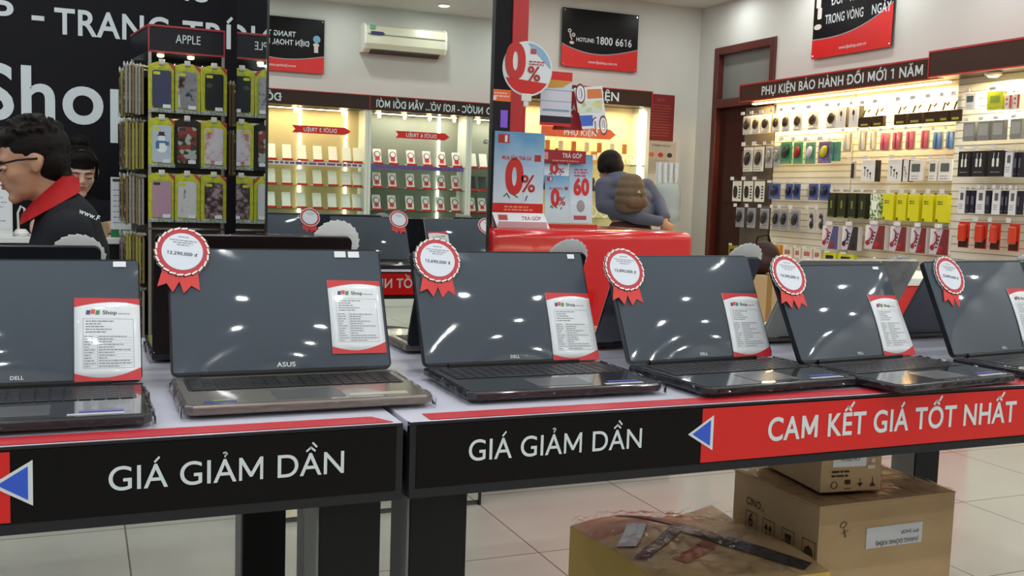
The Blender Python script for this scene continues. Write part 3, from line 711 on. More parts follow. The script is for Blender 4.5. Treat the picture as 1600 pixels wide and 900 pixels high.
# ---------------------------------------------------------------- headers and wall signs
def header(label, M, L, h, dep, words, m_body=None):
    t = T('shelf_header', label, 'sign', M)
    MB().box(0, L, 0, h, -dep, 0, .002).build('fascia', mat('header_brown', (66, 42, 34), .35), t)
    MB().box(-.004, L + .004, h, h + .012, -dep, .004).box(-.004, .004, -.002, h, -.01, .004).box(-.004, L + .004, -.010, 0, -.012, .004).build('red_edging', mat('edging_red', (176, 36, 34), .35), t)
    for s, x, y, w, c in words: text(t, s, x, y, w, c, m_letter, z=.002, bold=True, depth=.001)
    return t
def warm_strip(x, y, z, ly, watt, parent=None, lx=.04, col=(1, .74, .36)):
    return area_lamp('strip_lamp', (x, y, z), lx, watt, col, sy=ly, shape='RECTANGLE')
header("long brown header sign above the lit accessory wall, ending in '1 NĂM'", lft(5.25, 7.41, 2.03), 2.25, .13, .20, [('PHỤ KIỆN BẢO HÀNH ĐỔI MỚI 1 NĂM', .31, .03, 1.77, .07)])
header('plain brown header of the right-hand bay, cut by the photo edge', lft(5.1, 5.13, 2.02), 1.45, .15, .35, [])
for M, lb, X0, W_, B_, H_, body in ((fwd(4.011, YB - .03, 2.342), "black and red wall sign reading 'HOTLINE: 1800 6616'", 0, .786, 0, .522, 'hot'),
                        (bwd(2.22, YF + .03, 2.29), "black and red sign 'TRANG TRÍ ĐIỆN THOẠI', seen reversed in the mirror", 0, .79, 0, .52, 'trang'),
                        (lft(XW - .03, 6.765, 2.335), "wall sign 'ĐỔI - TRẢ MIỄN PHÍ TRONG VÒNG NGÀY' above the accessory header", 0, .885, 0, .56, 'doi')):
    t = T('wall_sign', lb, 'sign', M)
    MB().box(-.015, W_ + .015, -.015, H_ + .015, -.012, -.006).build('acrylic_plate', m_glass, t)
    MB().box(0, W_, 0, H_, -.006, 0, .001).build('black_board', m_signblack, t)
    n = 20; deep = .10 if body != 'doi' else .0
    if body == 'doi': crv = [(W_ * i / n, .15 + .17 * (i / n) ** 2.6 - .012 * math.sin(PI * i / n)) for i in range(n + 1)]
    elif body == 'trang': crv = [(W_ * i / n, .165 - .05 * math.sin(PI * i / n)) for i in range(n + 1)]
    else: crv = [(W_ * i / n, .20 - .075 * math.sin(PI * (i / n) ** .9)) for i in range(n + 1)]
    MB().flat([(0, 0), (W_, 0), *crv[::-1]], .0012).build('red_curve', m_red, t)
    mb = MB()
    for (a, b), (c, d_) in zip(crv, crv[1:]): mb.flat([(a, b), (c, d_), (c, d_ + .008), (a, b + .008)], .0016)
    mb.build('grey_line', mat('sign_grey', (150, 150, 154), .4), t)
    mb = MB()
    for x in (.02, W_ - .02):
        for y in (.02, H_ - .02): mb.lathe([(.008, -.024), (.008, .004), (.005, .007)], x, y, n=12)
    mb.build('standoff_screw', m_chrome, t)
    text(t, 'www.fptshop.com.vn', W_ / 2 + .03, .045, .30, .026, m_letter, z=.002, center=True, name='web_address')
    if body == 'hot':
        text(t, 'HOTLINE:', .145, .232, .185, .034, m_letter, z=.002, bold=True); text(t, '1800 6616', .35, .224, .37, .066, m_letter, z=.002, bold=True)
        MB().ring(.075, .32, .008, .018, .001, .003).ring(.115, .285, .008, .018, .001, .003).tube([(.078, .30, .003), (.085, .27, .003), (.10, .24, .003)], .007).disc(.10, .215, .024, .002, ry=.014).build('phone_icon', mat('icon_pale', (206, 190, 186), .5), t)
    elif body == 'trang':
        text(t, 'TRANG TRÍ', .28, .335, .33, .048, m_letter, z=.002, bold=True); text(t, 'ĐIỆN THOẠI, LAPTOP', .145, .255, .60, .048, m_letter, z=.002, bold=True)
        MB().disc(.075, .33, .036, .002).build('icon_face', mat('icon_blue', (104, 160, 180), .4), t); MB().disc(.08, .275, .03, .0022, ry=.018).rect(.06, .10, .20, .26, .0024).build('phone_icon', mat('icon_pale', (206, 190, 186), .5), t)
    else:
        text(t, 'TRONG VÒNG', .145, .262, .43, .068, m_letter, z=.002, bold=True); text(t, 'NGÀY', .665, .262, .20, .068, m_letter, z=.002, bold=True)
        text(t, 'ĐỔI - TRẢ MIỄN PHÍ', .205, .40, .65, .068, m_letter, z=.002, bold=True)
        MB().rrect(.03, .085, .40, .52, .01, .002).rrect(.05, .10, .31, .40, .012, .0024).disc(.06, .25, .045, .0022, ry=.022).build('phone_icon', mat('icon_pale', (206, 206, 206), .5), t)
# air conditioner on the wall behind the viewer
t = T('air_conditioner', 'cream wall air conditioner with a blue label, seen in the mirror', 'air conditioner', bwd(3.44, YF, 2.53))
prof = [(0, .27), (.14, .275), (.19, .25), (.205, .18), (.205, .08), (.18, .03), (.12, 0), (0, .01)]
MX = Matrix(((0, 0, 1, 0), (0, 1, 0, 0), (1, 0, 0, 0), (0, 0, 0, 1)))
MB(MX).prism(prof, .02, .84, .004).build('casing', mat('cream_plastic', (214, 210, 186), .25, coat=.3), t, label='cream plastic casing')
MB(MX).prism([(a * 1.02, b * 1.03 - .004) for a, b in prof], 0, .024, .004).prism([(a * 1.02, b * 1.03 - .004) for a, b in prof], .836, .86, .004).build('end_cap', mat('cap_white', (226, 224, 212), .3), t)
MB(MX).prism([(.206, .165), (.212, .165), (.212, .172), (.206, .172)], .03, .83).build('panel_line', mat('line_grey', (130, 130, 130), .3), t)
MB(MX).prism([(.10, -.012), (.175, .012), (.178, .024), (.10, 0)], .07, .79).build('louvre', mat('louvre_dark', (70, 66, 58), .5), t)
MB().rect(.68, .80, .16, .195, .2145).flat([(.68, .16), (.68, .195), (.655, .178)], .2146).build('blue_label', mat('label_navy', (48, 50, 104), .4), t, label='blue arrow-shaped label')
MB().rect(.76, .81, .215, .262, .208).build('energy_sticker', mat('sticker_green2', (110, 160, 140), .4), t)

# ---------------------------------------------------------------- accessory wall (pegboards)
m_peg = mix_mat('pegboard', [(.35, (206, 204, 190)), (.65, (222, 220, 208))], scale=3, rough=.5)
def pegboard(label, x, y1, y0, z0, z1):
    t = T('pegboard', label, 'pegboard', lft(x, y1, z0)); L = y1 - y0; Hh = z1 - z0
    MB().box(0, L, 0, Hh, -.02, 0).build('panel', m_peg, t)
    mb = MB()
    for i in range(int(Hh / .05)): mb.rect(0, L, .03 + i * .05, .034 + i * .05, .0012)
    mb.build('slots', mat('slot_shade', (120, 116, 104), .7), t)
    return t
pegboard('cream slotted pegboard of the left accessory bay, beside the door', 5.47, 7.18, 6.22, .25, 2.03)
pegboard('cream slotted pegboard of the middle accessory bay', 5.46, 6.20, 5.0, .25, 2.03)
pegboard('cream slotted pegboard of the right-hand accessory bay', 5.36, 5.12, 3.7, .25, 2.02)
o = MB().box(5.46, 5.49, 7.20, 7.6, .25, 2.0).build('back_board', mat('grey_board', (84, 78, 70), .6)); tag(o, 'dark grey board strip beside the door, behind the leftmost packs', 'panel')
warm_strip(5.36, 6.3, 2.0, 2.1, 46, col=(1, .68, .30)); warm_strip(5.24, 4.4, 1.99, 1.2, 5)
t = T('strip_light', 'warm glowing light strip under the header of the accessory wall', 'light', Matrix.Translation((5.38, 6.3, 2.008)))
MB().box(-.02, .02, -1.08, 1.08, .0, .012, .003).build('tube', mat('strip_glow', (255, 214, 140), .4, emit=9), t)
t = T('spotlight', 'small bright round lamp under the right-hand header', 'light', Matrix.Translation((5.22, 4.72, 1.99)))
MB().lathe([(.05, .024), (.05, .012), (.032, .0)], n=20).build('housing', m_white, t)
MB().disc(0, 0, .030, -.002, -.0005).build('bulb', mat('bulb_glow', (255, 240, 210), .4, emit=14), t)
area_lamp('spot_lamp', (5.22, 4.72, 1.985), .05, 5, (1, .85, .6))

# hanging packs: unit size .10 x .16, hook through the top, facing +z of their frame
clr = clear_mat('blister_clear', (248, 250, 252), .12, .06)
PK = {}
def col(name, c, rough=.4, **k): return mat('pk_' + name, c, rough, **k)
def pack(kind):
    t = T('hanging_pack', '-', 'packet', I4.copy())
    D = .03
    body = lambda c, d0=0, d1=D, nm='box', **k: MB().box(-.05, .05, -.16, 0, d0, d1, .0015).build(nm, col('%02x%02x%02x' % c, c, **k), t)
    blobm = lambda c: col('b%02x%02x%02x' % c, c, .25)
    if kind.startswith('mouse'):
        sp = {'mouse_white': ((226, 222, 214), (52, 38, 30)), 'mouse_silver': ((188, 188, 184), (150, 150, 150)), 'mouse_green': ((52, 150, 104), (44, 40, 44)), 'mouse_greenred': ((60, 158, 110), (150, 30, 40)), 'mouse_greenwhite': ((96, 160, 130), (206, 206, 214)), 'mouse_purple': ((120, 88, 160), (206, 196, 60)), 'mouse_blue': ((74, 92, 160), (34, 34, 66)), 'mouse_grey': ((158, 156, 164), (44, 44, 50))}[kind]
        body(sp[0], 0, .006, 'card')
        MB().ell((0, -.075, .018), (.026, .046, .020), Matrix.Rotation(-.25, 4, 'Z')).build('mouse', blobm(sp[1]), t, smooth=True)
        MB().box(-.038, .038, -.135, -.02, .006, .034, .008).build('blister', clr, t)
        scribble(MB(), -.04, .04, -.155, -.138, 1, seed=3, z=.007).build('print', m_inkl, t)
    elif kind == 'oval_white':
        body((222, 220, 214), 0, .006, 'card'); MB().disc(-.012, -.085, .020, .006, .016, ry=.048, n=20).build('oval', blobm((36, 34, 36)), t)
        mb = MB(); [mb.rect(.022, .042, -.05 - i * .022, -.037 - i * .022, .007) for i in range(5)]; mb.build('print', m_ink, t)
    elif kind == 'cable_pack':
        body((190, 186, 186), 0, .006, 'card'); MB().ell((0, -.05, .012), (.02, .018, .008)).ell((.005, -.115, .012), (.024, .03, .010)).tube([(-.01, -.03, .012), (.02, -.08, .012), (-.01, -.12, .012)], .006).build('cable', blobm((40, 38, 40)), t)
    elif kind == 'dark_pack':
        MB().box(-.05, .05, -.16, -.085, 0, D, .0015).build('box', col('dkpk', (52, 36, 26), .4), t)
        MB().box(-.048, .048, -.085, 0, .004, D - .004, .001).build('clear_bag', clr, t)
        MB().tube([(-.03, -.08, .014), (-.01, -.03, .014), (.015, -.05, .014), (.03, -.03, .014)], .006).build('gadget', blobm((90, 70, 40)), t)
        MB().rect(-.03, .03, -.15, -.135, D + .001).build('print', col('lime', (150, 150, 40)), t)
    elif kind.startswith('tube'):
        c = {'tube_clear': (222, 214, 196), 'tube_pink': (206, 96, 112), 'tube_blue': (96, 130, 178)}[kind]
        body((224, 214, 184), 0, .004, 'card')
        for x in (-.022, .022): MB(Matrix.Translation((x, 0, .018)) @ Matrix.Rotation(PI / 2, 4, 'X')).lathe([(.010, .005), (.017, .012), (.017, .14), (.012, .15)], n=14).build('tube', col(kind, c, .15, coat=.5), t, smooth=True)
    elif kind == 'pen':
        body((206, 200, 186), 0, .004, 'card'); MB().box(-.02, .015, -.15, -.02, .004, .02, .004).build('pen', blobm((50, 42, 38)), t)
    elif kind in ('ear_box', 'case_white'):
        body((228, 226, 224)); MB().box(.046, .056, -.16, 0, -.02, D - .004).build('black_side', blobm((36, 30, 30)), t)
        mb = MB()
        if kind == 'ear_box':
            for i, x in enumerate((-.022, 0, .02)): mb.ell((x, -.055 - i * .022, D + .002), (.007, .008, .002)).rect(x - .002, x + .002, -.12 - i * .01, -.055 - i * .022, D + .001)
        else: mb.ell((0, -.05, D + .002), (.012, .022, .003)).rect(-.002, .002, -.11, -.06, D + .001)
        mb.build('picture', blobm((40, 36, 40)), t)
    elif kind == 'window_box':
        body((226, 224, 220)); MB().rrect(-.034, .03, -.09, -.028, .006, D, D + .002).build('window', blobm((88, 96, 92)), t); scribble(MB(), -.035, .03, -.15, -.11, 2, h=.006, seed=4, z=D + .001).build('print', m_inkl, t)
    elif kind in ('green_dark', 'camo', 'yellow', 'teal', 'yelgreen', 'white_slim', 'black_slim', 'grey_pouch', 'orange_low', 'yel_low', 'pale_low', 'yel_long', 'redwhite'):
        c = {'green_dark': (46, 48, 34), 'yellow': (212, 208, 24), 'teal': (60, 140, 130), 'yelgreen': (186, 190, 40), 'white_slim': (222, 222, 226), 'black_slim': (40, 38, 52), 'grey_pouch': (132, 132, 128), 'orange_low': (214, 140, 30), 'yel_low': (150, 140, 30), 'pale_low': (214, 206, 196), 'yel_long': (200, 200, 40), 'redwhite': (220, 212, 206), 'camo': (210, 214, 200)}[kind]
        D2 = .055 if kind in ('yellow', 'green_dark', 'camo') else .035
        if kind == 'camo': MB().box(-.05, .05, -.16, 0, 0, D2, .0015).build('box', mix_mat('camo', [(0, (60, 90, 40)), (.4, (90, 150, 60)), (.5, (224, 228, 214)), (.7, (200, 214, 190))], 40, const=True), t)
        else: MB().box(-.05, .05, -.16, 0, 0, D2, .0015).build('box', col(kind, c, .35), t)
        mb = MB()
        if kind == 'yellow': mb.box(-.045, -.025, -.158, -.142, D2, D2 + .001).box(.03, .048, .0, .008, .02, .03); scribble(mb, -.035, .01, -.06, -.035, 2, h=.007, seed=5, z=D2 + .001)
        elif kind == 'green_dark': mb.rect(-.01, .012, -.10, -.05, D2 + .001); mb.rect(-.04, .04, -.158, -.152, D2 + .001)
        elif kind == 'white_slim': mb.rrect(-.02, .025, -.07, -.02, .006, D2 + .001); scribble(mb, -.03, .02, -.13, -.09, 3, h=.004, seed=2, z=D2 + .001)
        elif kind == 'redwhite': mb.disc(-.02, -.05, .014, D2 + .001).disc(-.02, -.10, .012, D2 + .001).rect(.015, .045, -.15, -.01, D2 + .001)
        elif kind == 'grey_pouch': mb.rrect(-.04, .04, -.12, -.02, .006, D2 + .001)
        else: mb.rect(-.03, .03, -.10, -.04, D2 + .001); scribble(mb, -.035, .03, -.15, -.12, 1, h=.006, seed=2, z=D2 + .001)
        mb.build('print', col('pr_' + kind, {'yellow': (90, 86, 20), 'green_dark': (110, 130, 60), 'white_slim': (90, 90, 96), 'redwhite': (190, 70, 50), 'yelgreen': (120, 140, 30), 'grey_pouch': (160, 160, 156), 'camo': (236, 238, 230), 'yel_long': (40, 38, 30), 'yel_low': (40, 36, 26), 'orange_low': (70, 40, 20), 'pale_low': (170, 100, 90)}.get(kind, (90, 90, 100)), .4), t)
    elif kind == 'dark_cable':
        body((46, 42, 44)); mb = MB()
        for x in (-.014, .016): mb.box(x - .007, x + .007, -.10, -.05, D, D + .004, .001).tube([(x, -.05, D + .002), (x + .002, -.015, D + .002)], .0018)
        mb.build('white_cable', m_white, t); scribble(MB(), -.03, .03, -.14, -.12, 1, h=.005, seed=2, z=D + .001).build('print', m_inkl, t)
    elif kind == 'red_blister':
        body((196, 52, 30), 0, .006, 'card'); MB().box(-.034, .034, -.12, -.015, .006, .034, .010).build('bottle', col('orangered', (206, 60, 34), .2, coat=.6), t); MB().rect(-.045, .045, -.155, -.10, .0072).build('dark_band', blobm((50, 30, 28)), t)
    elif kind.startswith('head'):
        c = {'head_blue': (72, 78, 128), 'head_black': (38, 36, 44), 'head_red': (120, 40, 44)}[kind]
        body((220, 216, 222), 0, .045)
        MB().flat([(-.02, 0), (.02, 0), (-.012, -.16), (-.05, -.16)], .0455).build('pale_stripe', col('lav', (196, 186, 206)), t)
        MB().flat([(.018, 0), (.05, 0), (.05, -.16), (-.012, -.16)], .0458).build('side_panel', blobm(c), t)
        MB().tube([(-.028, -.02, .047), (-.012, -.04, .048), (-.014, -.08, .048), (-.032, -.11, .047)], .0045).ell((-.034, -.118, .048), (.012, .018, .005)).ell((.012, -.13, .048), (.016, .022, .005)).build('headphones', blobm((150, 34, 40) if kind != 'head_black' else (48, 30, 34)), t)
        mb = MB(); [mb.rect(-.006 - i * .004, .004 - i * .004, -.055 - i * .022, -.043 - i * .022, .0462) for i in range(4)]; mb.build('lettering', m_ink, t)
    else:
        body((200, 200, 200))
    MB().tube([(0, .012, -.07), (0, .012, .055), (0, .02, .062)], .0022, 6).build('hook', m_chrome, t)
    MB().box(-.020, .020, .006, .032, .060, .062).build('price_tag', col('tag', (214, 214, 220), .5), t)
    return t
PEG = [
    ('white mouse box', 'mouse_white', 5.38, 'top row under the lit header', 1.915, 0.159, [(7.449, 0.131), (7.324, 0.118), (7.19, 0.132), (7.046, 0.103), (6.919, 0.117), (6.764, 0.128), (6.575, 0.154), (6.36, 0.14)]),
    ('white adapter box', 'case_white', 5.38, 'top row under the lit header', 1.91, 0.155, [(6.229, 0.099), (6.093, 0.104)]),
    ('clear-topped black packet', 'dark_pack', 5.38, 'top row under the lit header', 1.907, 0.161, [(5.973, 0.127), (5.841, 0.123), (5.617, 0.123), (5.479, 0.13), (5.34, 0.125), (5.221, 0.088), (5.12, 0.102)]),
    ('white mouse card', 'mouse_white', 5.38, 'second row from the top', 1.643, 0.21, [(7.415, 0.14), (7.264, 0.144)]),
    ('silver mouse card', 'mouse_silver', 5.38, 'second row from the top', 1.645, 0.183, [(7.12, 0.096), (7.012, 0.086)]),
    ('green mouse card with dark mouse', 'mouse_green', 5.38, 'second row from the top', 1.671, 0.179, [(6.897, 0.15)]),
    ('green mouse card with red mouse', 'mouse_greenred', 5.38, 'second row from the top', 1.666, 0.176, [(6.745, 0.121)]),
    ('pale green mouse card', 'mouse_greenwhite', 5.38, 'second row from the top', 1.66, 0.173, [(6.591, 0.125)]),
    ('purple and yellow mouse card', 'mouse_purple', 5.38, 'second row from the top', 1.659, 0.169, [(6.42, 0.157)]),
    ('slim teal packet', 'teal', 5.38, 'second row from the top', 1.65, 0.147, [(6.31, 0.036), (6.259, 0.036)]),
    ('clear tube pack', 'tube_clear', 5.38, 'second row, left of the pink tubes', 1.716, 0.143, [(6.164, 0.085), (6.001, 0.074), (5.888, 0.046)]),
    ('pink tube pack', 'tube_pink', 5.38, 'second row, middle of the lit board', 1.701, 0.135, [(5.768, 0.089), (5.649, 0.087), (5.524, 0.078), (5.388, 0.064)]),
    ('blue tube pack', 'tube_blue', 5.38, 'second row, right end of the lit board', 1.685, 0.125, [(5.274, 0.084), (5.165, 0.065)]),
    ('small black pen pack', 'pen', 5.38, 'third row', 1.499, 0.135, [(6.088, 0.056)]),
    ('white earphone box with black side', 'ear_box', 5.38, 'third row', 1.502, 0.157, [(5.905, 0.146), (5.639, 0.142)]),
    ('narrow white earphone box', 'ear_box', 5.38, 'third row', 1.498, 0.153, [(5.531, 0.049)]),
    ('white box with grey window', 'window_box', 5.38, 'third row', 1.493, 0.143, [(5.434, 0.124), (5.284, 0.073), (5.175, 0.12)]),
    ('white blister with black oval', 'oval_white', 5.38, 'third row, beside the door', 1.35, 0.179, [(7.555, 0.134), (7.39, 0.139), (7.231, 0.144)]),
    ('blue mouse blister', 'mouse_blue', 5.38, 'third row, left board', 1.329, 0.13, [(7.021, 0.155), (6.831, 0.09), (6.733, 0.089), (6.53, 0.115), (6.393, 0.126)]),
    ('grey mouse blister', 'mouse_grey', 5.38, 'fourth row, left board', 1.117, 0.173, [(7.49, 0.123), (7.324, 0.119), (7.139, 0.124), (6.979, 0.093), (6.873, 0.1), (6.731, 0.121)]),
    ('pale blister with two black cables', 'cable_pack', 5.38, 'fourth row, left board', 1.123, 0.167, [(6.528, 0.092), (6.413, 0.105)]),
    ('dark green box', 'green_dark', 5.38, 'fourth row, middle board', 1.258, 0.188, [(6.251, 0.08), (6.137, 0.092), (6.023, 0.082), (5.918, 0.074)]),
    ('camouflage green and white box', 'camo', 5.38, 'fourth row, middle board', 1.252, 0.182, [(5.789, 0.09)]),
    ('bright yellow box', 'yellow', 5.38, 'fourth row, middle board', 1.256, 0.186, [(5.652, 0.106), (5.526, 0.096), (5.413, 0.106), (5.283, 0.096), (5.16, 0.104)]),
    ('headphone box with blue side', 'head_blue', 5.38, 'fifth row', 1.004, 0.178, [(6.255, 0.188)]),
    ('headphone box with black side', 'head_black', 5.38, 'fifth row', 1.008, 0.178, [(6.035, 0.179)]),
    ('headphone box with dark red side', 'head_red', 5.38, 'fifth row', 1.027, 0.174, [(5.775, 0.207), (5.546, 0.164), (5.356, 0.145), (5.169, 0.172)]),
    ('black and yellow pack', 'yel_low', 5.38, 'bottom row', 0.776, 0.114, [(7.532, 0.125)]),
    ('orange pack', 'orange_low', 5.38, 'bottom row', 0.817, 0.117, [(6.912, 0.093)]),
    ('pale low pack', 'pale_low', 5.38, 'bottom row', 0.81, 0.093, [(6.77, 0.123), (6.645, 0.079), (6.527, 0.124), (6.405, 0.09)]),
    ('long yellow and black pack', 'yel_long', 5.38, 'bottom row', 0.796, 0.078, [(6.258, 0.153), (6.078, 0.181)]),
    ('silver-grey cable pouch', 'window_box', 5.25, 'top row of the right-hand bay', 1.902, 0.102, [(4.884, 0.086)]),
    ('yellow-green case', 'yelgreen', 5.25, 'top row of the right-hand bay', 1.898, 0.114, [(4.689, 0.125)]),
    ('white and red camera box', 'redwhite', 5.25, 'top row of the right-hand bay', 1.869, 0.089, [(4.588, 0.056), (4.53, 0.051)]),
    ('grey cable pouch', 'grey_pouch', 5.25, 'second row of the right-hand bay', 1.718, 0.119, [(4.873, 0.097), (4.762, 0.094), (4.651, 0.091), (4.519, 0.087)]),
    ('dark box with white cables', 'dark_cable', 5.25, 'third row of the right-hand bay', 1.534, 0.161, [(4.899, 0.098), (4.783, 0.105), (4.654, 0.115)]),
    ('white slim box', 'white_slim', 5.25, 'third row of the right-hand bay', 1.52, 0.152, [(4.553, 0.056)]),
    ('black slim box', 'black_slim', 5.25, 'third row of the right-hand bay', 1.518, 0.15, [(4.505, 0.023), (4.473, 0.023)]),
    ('white slim box', 'white_slim', 5.25, 'fourth row of the right-hand bay', 1.289, 0.152, [(4.892, 0.057), (4.743, 0.07), (4.624, 0.062), (4.505, 0.055)]),
    ('black slim box', 'black_slim', 5.25, 'fourth row of the right-hand bay', 1.285, 0.143, [(4.843, 0.03), (4.806, 0.035), (4.687, 0.034), (4.577, 0.023), (4.548, 0.023), (4.461, 0.022)]),
    ('red blister pack', 'red_blister', 5.25, 'fifth row of the right-hand bay', 1.085, 0.168, [(4.882, 0.088), (4.746, 0.094), (4.636, 0.076), (4.498, 0.079)]),
]

ORD = ['first', 'second', 'third', 'fourth', 'fifth', 'sixth', 'seventh', 'eighth', 'ninth']
for lab, kind, X, rowname, zt, h, items in PEG:
    for i, (y, w) in enumerate(items):
        M = lft(X, y, zt) @ Matrix.Diagonal((w / .10 * .96, h / .16, 1, 1))
        one = lab if len(items) == 1 else '%s, %s of its kind from the left' % (lab, ORD[i])
        L = '%s, %s' % (one, rowname)
        L = L.replace(', beside the door', ' by the door')
        if len(L.split()) > 16: L = L.replace(' of its kind', '')
        if kind not in PK: PK[kind] = pack(kind); PK[kind].matrix_world = M; r_ = PK[kind]; r_['label'] = L
        else: r_ = dup(PK[kind], M, L)
        r_['group'] = lab + 's on the accessory wall'

# ---------------------------------------------------------------- wall cabinets behind the viewer, seen in the mirror
m_post = mat('cab_white', (216, 216, 206), .4); m_back = mat('cab_back', (196, 178, 134), .5); m_back2 = mat('cab_back_grey', (140, 142, 130), .5); m_shelf = clear_mat('shelf_glass', (236, 244, 240), .15, .03)
SZ = (1.425, 1.19, .965, .74)
def cabinet(label, xa, xb, words, led, warm, base_label='white base'):
    # xa > xb ; frame faces +Y, local x runs towards -X
    t = T('display_cabinet', label, 'cabinet', bwd(xa, -2.92, 0)); L = xa - xb; D = .28
    MB().box(0, L, 0, .62, -D, 0, .004).build('base', m_post, t)
    MB().box(.0, L, .62, 1.95, -D, -D + .012).build('back_panel', m_back if warm else m_back2, t)
    for a_ in (0, L - .03): MB().box(a_, a_ + .03, .62, 1.95, -D, 0, .002).build('side_post', m_post, t)
    for z in SZ: MB().box(.03, L - .03, z - .008, z, -D + .012, -.012).build('shelf', m_shelf, t)
    MB().box(.03, L / 2 - .003, .63, 1.94, -.006, -.002).build('glass_door', m_glass, t); MB().box(L / 2 + .003, L - .03, .63, 1.94, -.004, .0).build('glass_door', m_glass, t)
    MB().box(-.0, L, 1.95, 2.085, -D, .02, .002).build('header', mat('header_brown2', (54, 38, 33), .35), t)
    (MB().box(0, L, 2.085, 2.093, -D, .024) if xa > 4 else MB().box(0, L, 2.085, 2.093, -D, .024).box(L - .006, L + .001, 1.95, 2.085, 0, .024)).build('red_edging', mat('edging_red', (176, 36, 34), .35), t)
    for s, x, y, w, c in words: text(t, s, x, y, w, c, m_letter, z=.022, bold=True)
    for x in led:
        MB().box(x - .011, x + .011, .65, 1.94, -D + .014, -D + .03, .003).build('led_strip', mat('led_white', (255, 250, 232), .4, emit=7), t)
    n = 4
    for i in range(n):
        x = L * (i + .5) / n; MB().ell((x, 1.905, -.10), (.016, .020, .016)).build('bulb', mat('bulb_warm', (255, 226, 160), .4, emit=25), t); MB(Matrix.Translation((x, 1.94, -.13)) @ Matrix.Rotation(PI / 2, 4, 'X')).disc(0, 0, .028, 0, .008).build('spot', mat('spot_warm', (255, 214, 140), .4, emit=20), t)
    area_lamp('cabinet_lamp', (xa - L / 2, -3.05, 1.93), .08, 9 if warm else 5, (1, .80, .48) if warm else (1, .97, .88), sy=L * .8, shape='RECTANGLE', rot=(0, 0, PI / 2))
    return t
cabinet("warm-lit phone cabinet with the 'DƯỚI 3 TRIỆU' arrow, seen in the mirror", 2.61, .75, [('ĐỔI MỚI', .85, .0 + 1.98, .40, .072)], (.16, .62), True)
cabinet("glass phone cabinet with the 'DƯỚI 6 TRIỆU' arrow, seen in the mirror", 3.67, 2.612, [('NƯỚC - RƠI VỠ... VẪN ĐỔI MỚI', -.13, 1.98, 1.12, .068)], (.24,), False)
cabinet('narrow slice of a third phone cabinet at the right edge of the mirror', 4.73, 3.672, [('VÀO', .72, 1.98, .17, .068)], (.2,), False)
for xr, s, lb in ((2.43, 'DƯỚI 3 TRIỆU', "mirrored red arrow banner 'DƯỚI 3 TRIỆU' on the warm-lit cabinet"), (3.45, 'DƯỚI 6 TRIỆU', "mirrored red arrow banner 'DƯỚI 6 TRIỆU' on the middle cabinet")):
    t = T('arrow_banner', lb, 'sign', bwd(xr, -2.905, 1.69)); L = .57
    MB().prism([(0, .035), (.05, 0), (L, 0), (L - .03, .035), (L, .07), (.05, .07)], 0, .004).build('board', m_red, t)
    text(t, s, .14, .017, .32, .036, m_letter, z=.0055, bold=True)
def phone(kind):
    t = T('display_phone', '-', 'phone', I4.copy())
    MB().box(-.05, .05, 0, .012, -.06, .03, .003).build('stand', col('std', (226, 214, 196), .4), t)
    MB().box(-.052, .052, 0, .020, .028, .036, .003).build('red_clip', m_red, t)
    Mt = Matrix.Translation((0, .012, 0)) @ Matrix.Rotation(-.35, 4, 'X')
    MB(Mt).rrect(-.042, .042, 0, .150, .008, -.005, .004).build('phone', col('ph_' + kind, (242, 238, 228) if kind != 'dark' else (70, 66, 66), .3), t)
    MB(Mt).rect(-.037, .037, .014, .136, .005).build('phone_screen', col('ps_' + kind, (246, 242, 232) if kind != 'dark' else (40, 40, 46), .2), t)
    if kind == 'ribbon':
        Mr = Mt @ Matrix.Translation((0, .09, .012)); MB(Mr).disc(0, 0, .034, 0, .002, n=20).build('rosette_ring', col('rr', (160, 50, 52), .4), t)
        MB(Mr).disc(0, 0, .025, .002, .003, n=20).build('rosette_disc', m_paper, t); MB(Mr).prism([(-.020, -.028), (.020, -.028), (.024, -.072), (.009, -.060), (0, -.075), (-.009, -.060), (-.024, -.072)], -.001, 0).build('rosette_ribbon', m_red, t)
    return t
PH = {}
rown = ['top', 'second', 'third', 'lowest visible']
for ci, (xs, kinds, cn) in enumerate((([1.55, 1.69, 1.84, 1.985, 2.14, 2.29, 2.43, 2.54], ['white'], 'warm-lit'), ([2.74, 2.90, 3.09, 3.26, 3.42, 3.58], ['ribbon', 'ribbon', 'ribbon', 'white'], 'middle'), ([3.76, 3.88, 4.02], ['white', 'dark', 'ribbon', 'white'], 'rightmost'))):
    for ri, z in enumerate(SZ):
        k = kinds[ri % len(kinds)]
        for i, x in enumerate(xs):
            M = bwd(x, -3.03, z + .0012)
            lb = '%s in the mirrored %s cabinet, %s shelf, %s from the left' % ({'white': 'white display phone', 'ribbon': 'phone with red rosette', 'dark': 'dark display phone'}[k], cn, rown[ri], ORD[i])
            if k not in PH: PH[k] = phone(k); PH[k].matrix_world = M; q = PH[k]; q['label'] = lb
            else: q = dup(PH[k], M, lb)
            q['group'] = 'display phones in the mirrored cabinets'
for z, xa, L, c, lb in ((1.425, 2.58, 1.0, (222, 214, 214), 'pale printed strip along the warm-lit shelf edge, in the mirror'), (1.425, 3.62, .98, (92, 92, 168), 'blue printed strip along the middle cabinet shelf, in the mirror')):
    t = T('shelf_strip', lb, 'label strip', bwd(xa, -2.928, z - .045)); MB().box(0, L, 0, .04, 0, .003).build('strip', col('st%d' % c[0], c), t)
    scribble(MB(), .03, L - .05, .006, .034, 1, h=.02, seed=4, z=.004, fill=1).build('print', mat('strip_ink', (120, 70, 110), .5), t)

